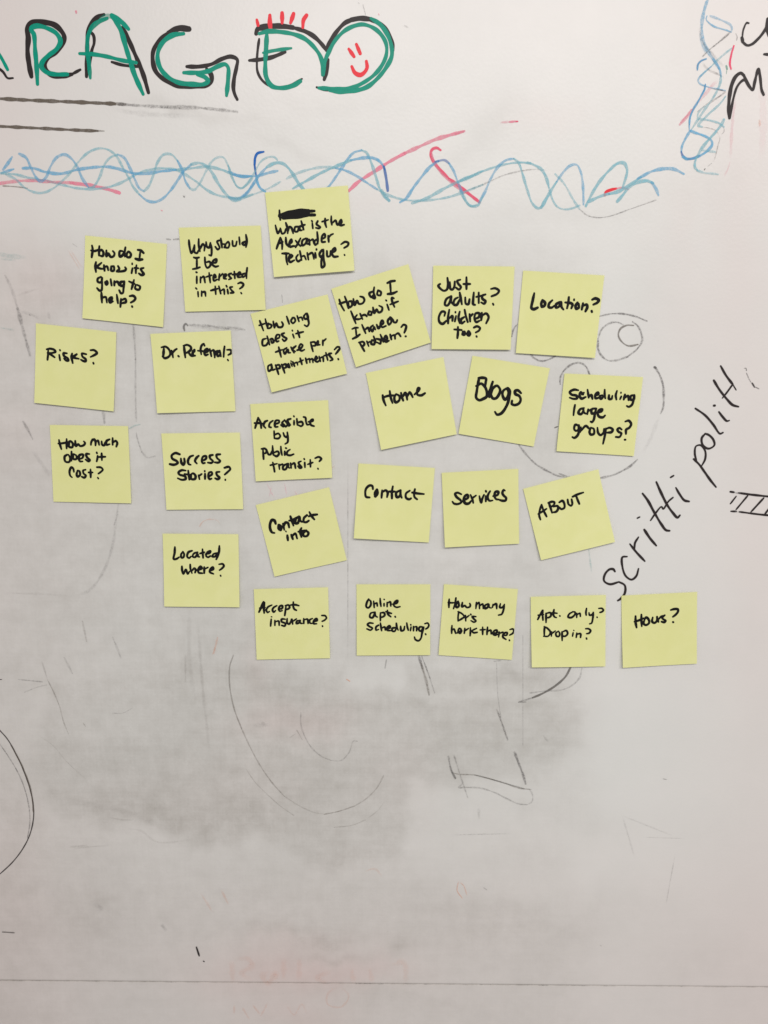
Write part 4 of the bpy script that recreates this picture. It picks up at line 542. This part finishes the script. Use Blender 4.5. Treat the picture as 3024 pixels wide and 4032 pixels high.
def stains_vignette(x, z):
    px, py = to_photo(x, z)
    # wobble so that the outlines of wiped patches are not drafted
    wx = px + 9 * np.sin(py / 37.0 + 1) + 5 * np.sin(py / 13.0) + 4 * np.sin(px / 17.0)
    wy = py + 8 * np.sin(px / 41.0) + 5 * np.sin(px / 11.0 + 2)
    g = 0.03 + 0.0 * px
    g += 0.145 * smooth(wy, 430, 620) * (1 - smooth(wx, 1180, 1330)) * (1 - 0.5 * smooth(wy, 1900, 2150))
    g += 0.05 * poly(wx, wy, [(-60, 640), (260, 600), (540, 720), (560, 1500), (-60, 1500)], 60)
    g += 0.12 * poly(wx, wy, [(90, 1480), (420, 1420), (560, 1450), (740, 1440), (730, 1500), (1240, 1505), (1250, 1600), (1160, 1700), (900, 1690), (872, 1740), (875, 1850), (720, 1880), (560, 1810), (420, 1825), (330, 1790), (140, 1765), (80, 1700)], 22) * (0.6 + 0.4 * smooth(wx + 0.35 * wy, 640, 1000))
    g += 0.09 * poly(wx, wy, [(880, 1440), (1090, 1445), (1225, 1430), (1235, 1495), (880, 1490)], 10)
    g += 0.05 * poly(px, py, [(1040, 1290), (1142, 1300), (1142, 1440), (1040, 1435)], 5)
    g += 0.045 * poly(px, py, [(600, 1505), (1235, 1508), (1235, 1530), (600, 1530)], 8)
    g -= 0.07 * poly(wx, wy, [(885, 1690), (1180, 1650), (1300, 1880), (1240, 1990), (900, 1880)], 32)
    g -= 0.05 * poly(wx, wy, [(735, 1440), (880, 1435), (885, 1495), (760, 1490)], 10)
    for cx, cy, rx, ry, a, k in [(250, 1735, 130, 36, 4, .09), (370, 1775, 80, 26, 0, .10), (530, 1770, 70, 40, 0, .09), (770, 1845, 60, 22, 0, .05), (560, 1700, 190, 80, 0, .05), (200, 1640, 120, 50, 0, .05), (725, 2068, 70, 9, 3, .16), (1000, 1770, 14, 14, 0, .0),
                                 (610, 1500, 120, 40, 0, .06), (700, 1560, 60, 30, 0, .05), (640, 1625, 90, 30, 10, .05), (1000, 1580, 120, 40, 0, .05),
                                 (1160, 1470, 60, 22, 0, .12), (1060, 1470, 60, 16, 0, .09), (1210, 1560, 40, 30, 0, .06), (1150, 1745, 60, 30, 0, .05),
                                 (610, 2010, 130, 22, 3, .12), (700, 2035, 60, 18, 0, .12), (860, 2045, 30, 22, 0, .13), (210, 1940, 40, 20, 0, .07), (170, 1985, 90, 40, 0, .05),
                                 (350, 1990, 14, 12, 0, .06), (640, 1940, 200, 40, 0, .04), (1000, 2010, 160, 40, 0, .05), (1330, 1960, 120, 60, 0, .05), (1500, 2080, 90, 40, 0, .04),
                                 (1150, 1850, 90, 30, 0, .05), (1290, 1790, 90, 28, 20, .04), (1060, 1985, 60, 30, 0, .05), (900, 2160, 200, 30, 8, .05),
                                 (480, 250, 150, 16, 12, .08), (620, 320, 90, 14, 18, .07), (360, 232, 90, 12, 4, .09), (700, 230, 140, 22, 2, .03), (1090, 260, 60, 60, 0, .05), (1010, 320, 90, 30, -35, .05),
                                 (1480, 400, 120, 40, 0, .04), (1120, 460, 180, 26, -4, .05), (1300, 470, 90, 20, 6, .04), (1380, 700, 60, 200, 0, .03), (1500, 1400, 120, 60, 0, .03),
                                 (130, 620, 90, 60, 0, .06), (60, 690, 60, 40, 0, .05), (320, 720, 60, 50, 0, .05), (500, 700, 50, 60, 0, .05), (180, 930, 90, 60, 0, .04), (350, 1000, 40, 60, 0, .05),
                                 (280, 1190, 160, 60, 0, .05), (120, 1290, 120, 40, 0, .04), (640, 1000, 120, 40, 0, .03), (760, 880, 60, 60, 0, .04), (700, 640, 60, 40, 0, .03),
                                 (1090, 1230, 120, 26, 0, .04), (960, 1230, 90, 20, 0, .04), (760, 1380, 30, 90, 0, .05), (540, 1350, 20, 60, 0, .05), (470, 1400, 90, 60, 0, .05), (20, 1740, 40, 60, 0, .05),
                                 (1210, 920, 60, 120, 0, .04), (1330, 900, 40, 70, 20, .05), (700, 790, 16, 60, 0, .04), (960, 1960, 60, 18, 0, .05), (1190, 800, 40, 20, 0, .04), (700, 700, 120, 90, 0, .07), (860, 720, 60, 90, 0, .05), (560, 640, 60, 60, 0, .05)]:
        g += k * blob(wx, wy, cx, cy, rx, ry, a)
    g += 0.07 * smooth(-wx, -500, 100) * smooth(wy, 1200, 2100)  # lens vignette put into the dirt value: lower-left corner painted darker
    g += 0.035 * smooth(wy, 1850, 2150)  # darker towards the bottom edge
    g = np.clip(g, 0.012, 1)
    b = 0.0 + 0.16 * smooth(-py, -520, 60) + 0.16 * smooth(np.abs(px - 830), 480, 860) + 0.24 * smooth(py, 1650, 2100)  # lens colour cast painted in: pinker towards the edges of the view
    for cx, cy, rx, ry, a, k in [(620, 1560, 110, 40, 0, .35), (560, 1690, 200, 90, 0, .12), (870, 1680, 90, 90, 0, .12), (100, 620, 80, 90, 60, .25), (880, 620, 70, 50, 0, .10),
                                 (1200, 250, 90, 40, 0, .14), (1480, 470, 30, 90, 0, .10), (1590, 520, 60, 300, 0, .14), (800, 440, 60, 30, 0, .14), (640, 1060, 60, 40, 0, .15), (800, 1060, 60, 50, 0, .12),
                                 (560, 1450, 30, 60, 0, .2), (600, 2130, 160, 60, 0, .22), (640, 2200, 120, 30, 0, .25), (1440, 600, 60, 160, 0, .08), (300, 600, 30, 80, -30, .25), (300, 1750, 200, 80, 0, .06),
                                 (640, 2090, 190, 50, 0, .3), (780, 2100, 120, 30, 0, .2), (620, 2030, 120, 25, 0, .15), (720, 1540, 60, 60, 0, .1), (680, 1100, 90, 30, 0, .1), (60, 950, 90, 90, 0, .12), (1500, 700, 60, 100, 0, .1), (30, 1850, 60, 200, 0, .1), (1640, 1200, 80, 500, 0, .12), (10, 300, 80, 400, 0, .12)]:  # the last two add to the painted edge cast
        b += k * blob(wx, wy, cx, cy, rx, ry, a)
    return g, np.clip(b, 0, 1)

board = link(bpy.data.objects.new('whiteboard', None))
board.location = (0, 0, seam_z)
board['label'] = 'large white dry-erase board covered in wiped marker drawings, behind all the sticky notes'
board['category'] = 'whiteboard'
BZ = seam_z
GAP = 0.00018
def panel(z0, z1, dense):
    """one enamelled panel: a slab 12 mm thick with rounded long edges; its face carries the map of stain marks and painted vignette"""
    xs = np.concatenate([np.linspace(-1.6, -0.46, 24)[:-1], np.linspace(-0.46, 0.46, 381 if dense else 261), np.linspace(0.46, 1.6, 24)[1:]])
    if dense: zs = np.concatenate([[z0, z0 + .0004, z0 + .0012], np.linspace(z0 + .0024, 2.08, 470), np.linspace(2.08, z1, 12)[1:]])
    else: zs = np.concatenate([np.linspace(z0, z1 - 0.12, 12)[:-1], np.linspace(z1 - 0.12, z1 - .0024, 60), [z1 - .0012, z1 - .0004, z1]])
    X, Z = np.meshgrid(xs, zs); Y = np.zeros_like(X)
    e = np.minimum(Z - z0, z1 - Z); Y += 0.0005 * np.clip(1 - e / 0.0013, 0, 1) ** 2
    g, b = stains_vignette(X, Z)
    # dirt sits along the joint
    ed = (Z - z0) if dense else (z1 - Z)
    g = g + 0.10 * np.exp(-(ed / 0.0018) ** 2) + 0.22 * np.exp(-(ed / 0.0007) ** 2)
    nz, nx = X.shape
    V = np.stack([X, Y, Z - BZ], -1).reshape(-1, 3)
    idx = np.arange(nz * nx).reshape(nz, nx)
    F = np.stack([idx[:-1, :-1], idx[:-1, 1:], idx[1:, 1:], idx[1:, :-1]], -1).reshape(-1, 4)
    n0 = len(V); T = 0.012
    back = np.array([(xs[0], T, z0 - BZ), (xs[-1], T, z0 - BZ), (xs[-1], T, z1 - BZ), (xs[0], T, z1 - BZ)])
    V = np.vstack([V, back]); F = F.tolist()
    F.append([n0 + 1, n0, n0 + 3, n0 + 2])
    F.append([n0, n0 + 1] + idx[0, ::-1].tolist())
    F.append([n0 + 2, n0 + 3] + idx[-1].tolist())
    F.append([n0 + 3, n0] + idx[:, 0].tolist())
    F.append([n0 + 1, n0 + 2] + idx[::-1, -1].tolist())
    me = bpy.data.meshes.new('board_panel'); me.from_pydata(V.tolist(), [], F); me.materials.append(M_BOARD)
    for nm, arr in (('grime_vignette', g), ('blush_lens_cast', b)):
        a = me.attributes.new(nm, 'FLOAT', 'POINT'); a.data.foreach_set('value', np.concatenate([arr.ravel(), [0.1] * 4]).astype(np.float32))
    me.polygons.foreach_set('use_smooth', [True] * (len(F) - 5) + [False] * 5); me.update()
    o = bpy.data.objects.new('board_panel', me); return link(o, board)
panel(seam_z + GAP / 2, seam_z + 1.2, True)['label'] = 'upper panel with the notes and most drawings'
panel(seam_z - 1.2, seam_z - GAP / 2, False)['label'] = 'lower panel under the thin level joint'

wall_m, nt, b_, out_ = new_mat('painted_wall')
b_.inputs['Base Color'].default_value = (0.55, 0.52, 0.50, 1); b_.inputs['Roughness'].default_value = 0.9
nt.links.new(b_.outputs[0], out_.inputs[0])
wl = mesh_obj('wall', [(-3, .013, 0), (3, .013, 0), (3, .013, 3.0), (-3, .013, 3.0), (-3, .11, 0), (3, .11, 0), (3, .11, 3.0), (-3, .11, 3.0)],
              [(0, 1, 2, 3), (5, 4, 7, 6), (1, 5, 6, 2), (4, 0, 3, 7), (3, 2, 6, 7), (4, 5, 1, 0)], [wall_m])
wl['kind'] = 'structure'

# dirt specks sitting in the joint
rb = Ribbons()
x = -0.46
while x < 0.46:
    L = random.uniform(0.002, 0.03)
    rb.stroke([(x, seam_z + random.uniform(-.0003, .0003)), (x + L, seam_z + random.uniform(-.0003, .0003))], random.uniform(.0006, .0011), random.uniform(.15, .5), 0, jitter=.5, fade=True)
    x += L + random.uniform(-0.004, 0.012)
def on_board(V): return np.stack([V[:, 0], -0.00012 - V[:, 2], V[:, 1] - BZ], -1)
rb.build('joint_dirt', [INK['n']], board, on_board)['kind'] = 'stuff'

lift0 = 0.0
for name, label, ox, oy, k, strokes in DRAW:
    # things drawn as one figure stay one part; strokes that only happen to be neighbours are parts of their own
    single = name in ('wiped_line', 'marker_mark') or 'hair' in label
    k_al, k_w = (0.52, 1.4) if name == 'wiped_line' else ((0.62, 1.2) if 'cartoon face' in label else (1.0, 1.0))
    for group in (strokes.split('/') if single else [strokes]):
        rb = Ribbons(); lift0 += 3e-6 if single else 1.0e-5; used = []
        for ink, wd, al, pts in parse(group, 'k', 2.0):
            if ink not in used: used.append(ink)
            P = [to_board(ox + a * 10 / k, oy + b * 10 / k) for a, b in pts]
            W = k_w * wd * 10 / k * MM * (1.0 if ink in 'kgrqBuvno' else 1.08)
            rb.stroke(P, W, al * k_al, used.index(ink), jitter=0.16 if ink in 'kgrqB' else 0.3, taper=0.75, fade=(al < 0.35))
        def place(V, lf=lift0): return np.stack([V[:, 0], -0.00008 - lf - V[:, 2], V[:, 1] - BZ], -1)
        o = rb.build(name, [INK[i] for i in used], board, place, None if name == 'wiped_line' else label)
        if name == 'marker_specks': o['kind'] = 'stuff'

# ---------------------------------------------------------------- the sticky notes
def bilin(c, s, t):
    return (c[0] * ((1 - s) * (1 - t))[:, None] + c[1] * (s * (1 - t))[:, None] + c[2] * (s * t)[:, None] + c[3] * ((1 - s) * t)[:, None])
def inv_bilin(c, P):
    st = np.full((len(P), 2), 0.5)
    for _ in range(6):
        s, t = st[:, 0], st[:, 1]
        F = bilin(c, s, t) - P
        ds = (c[1] - c[0])[None] * (1 - t)[:, None] + (c[2] - c[3])[None] * t[:, None]
        dt = (c[3] - c[0])[None] * (1 - s)[:, None] + (c[2] - c[1])[None] * s[:, None]
        det = ds[:, 0] * dt[:, 1] - ds[:, 1] * dt[:, 0]
        st = st - np.stack([(F[:, 0] * dt[:, 1] - F[:, 1] * dt[:, 0]) / det, (ds[:, 0] * F[:, 1] - ds[:, 1] * F[:, 0]) / det], -1)
    return st
GROUP = 'yellow sticky notes stuck on the whiteboard'
THICK = 0.00011
for ni, (ox, oy, pen, cor, label, words) in enumerate(NOTES):
    K = 4.1475
    c = np.array([to_board(ox + float(q.split(',')[0]) * 10 / K, oy + float(q.split(',')[1]) * 10 / K) for q in cor.split()])
    centre = (c[0] + c[1]) / 2
    c = c - centre
    lift, side, bow = rng.uniform(0.0014, 0.0038), rng.uniform(-0.5, 0.8), rng.uniform(0.0, 0.0010)
    ph = rng.uniform(0, 6, 3); base = 0.0010 + (ni % 3) * 0.00025
    def height(s, t, lift=lift, side=side, bow=bow, ph=ph, base=base):
        h = base + lift * np.clip(t - 0.12, 0, 1) ** 2 * (1 - side * (s - 0.5))
        h = h + bow * np.sin(math.pi * s) * np.clip(t, 0, 1) * -0.4 + 0.00018 * np.sin(5 * s + ph[0]) * np.sin(4.2 * t + ph[1]) * np.clip(t * 2, 0, 1)
        return h + 0.00025 * (np.clip(0.06 - t, 0, 1) / 0.06)            # the cut top edge stands off a little
    root = link(bpy.data.objects.new('sticky_note', None)); root.location = (centre[0], 0, centre[1])
    root['label'] = label; root['category'] = 'sticky note'; root['group'] = GROUP
    n = 22
    S_, T_ = np.meshgrid(np.linspace(0, 1, n), np.linspace(0, 1, n)); s, t = S_.ravel(), T_.ravel()
    P = bilin(c, s, t); h = height(s, t)
    front = np.stack([P[:, 0], -h, P[:, 1]], -1); backv = front + np.array([0, THICK, 0])
    idx = np.arange(n * n).reshape(n, n); q = n * n
    F = [(idx[i + 1, j], idx[i + 1, j + 1], idx[i, j + 1], idx[i, j]) for i in range(n - 1) for j in range(n - 1)]
    nf = len(F)
    F += [(a + q, d + q, c_ + q, b2 + q) for a, b2, c_, d in F[:nf]]
    ring = list(idx[0, :]) + list(idx[1:, -1]) + list(idx[-1, :-1][::-1]) + list(idx[1:-1, 0][::-1])
    r0, nr = 2 * q, len(ring)                                           # the cut edge has its own vertices
    for i in range(nr):
        j = (i + 1) % nr; F.append((r0 + i, r0 + j, r0 + nr + j, r0 + nr + i))
    F = [tuple(int(v) for v in f) for f in F]
    pp = mesh_obj('paper', np.vstack([front, backv, front[ring], backv[ring]]), F, [M_PAPER], root)
    pp.data.polygons.foreach_set('use_smooth', [True] * (2 * nf) + [False] * (len(F) - 2 * nf))
    for wi, (word, strokes) in enumerate(words):
        rb = Ribbons()
        for _, wd, al, pts in parse(strokes, 'k', pen):
            Q = [to_board(ox + a * 10 / K, oy + b * 10 / K) - centre for a, b in pts]
            rb.stroke(Q, (wd + 0.78) * 10 / K * MM, 1.0, 0, joints=True, jitter=0.14, taper=0.78)
        def place(V, c=c, height=height):
            st = inv_bilin(c, V[:, :2]); ss, tt = st[:, 0], st[:, 1]
            out = (ss < 0) | (ss > 1)
            ss = np.clip(ss, 0.001, 0.999); Pn = bilin(c, ss, tt)
            return np.stack([Pn[:, 0], -height(ss, tt) - 0.00004 - V[:, 2], Pn[:, 1]], -1)
        lb = 'thick black scribble blotting out a word' if 'scribbled' in word else ('handwritten question mark' if word == '?' else 'handwritten word %s' % word)
        rb.build('handwritten_word', [M_PEN], root, place, lb)
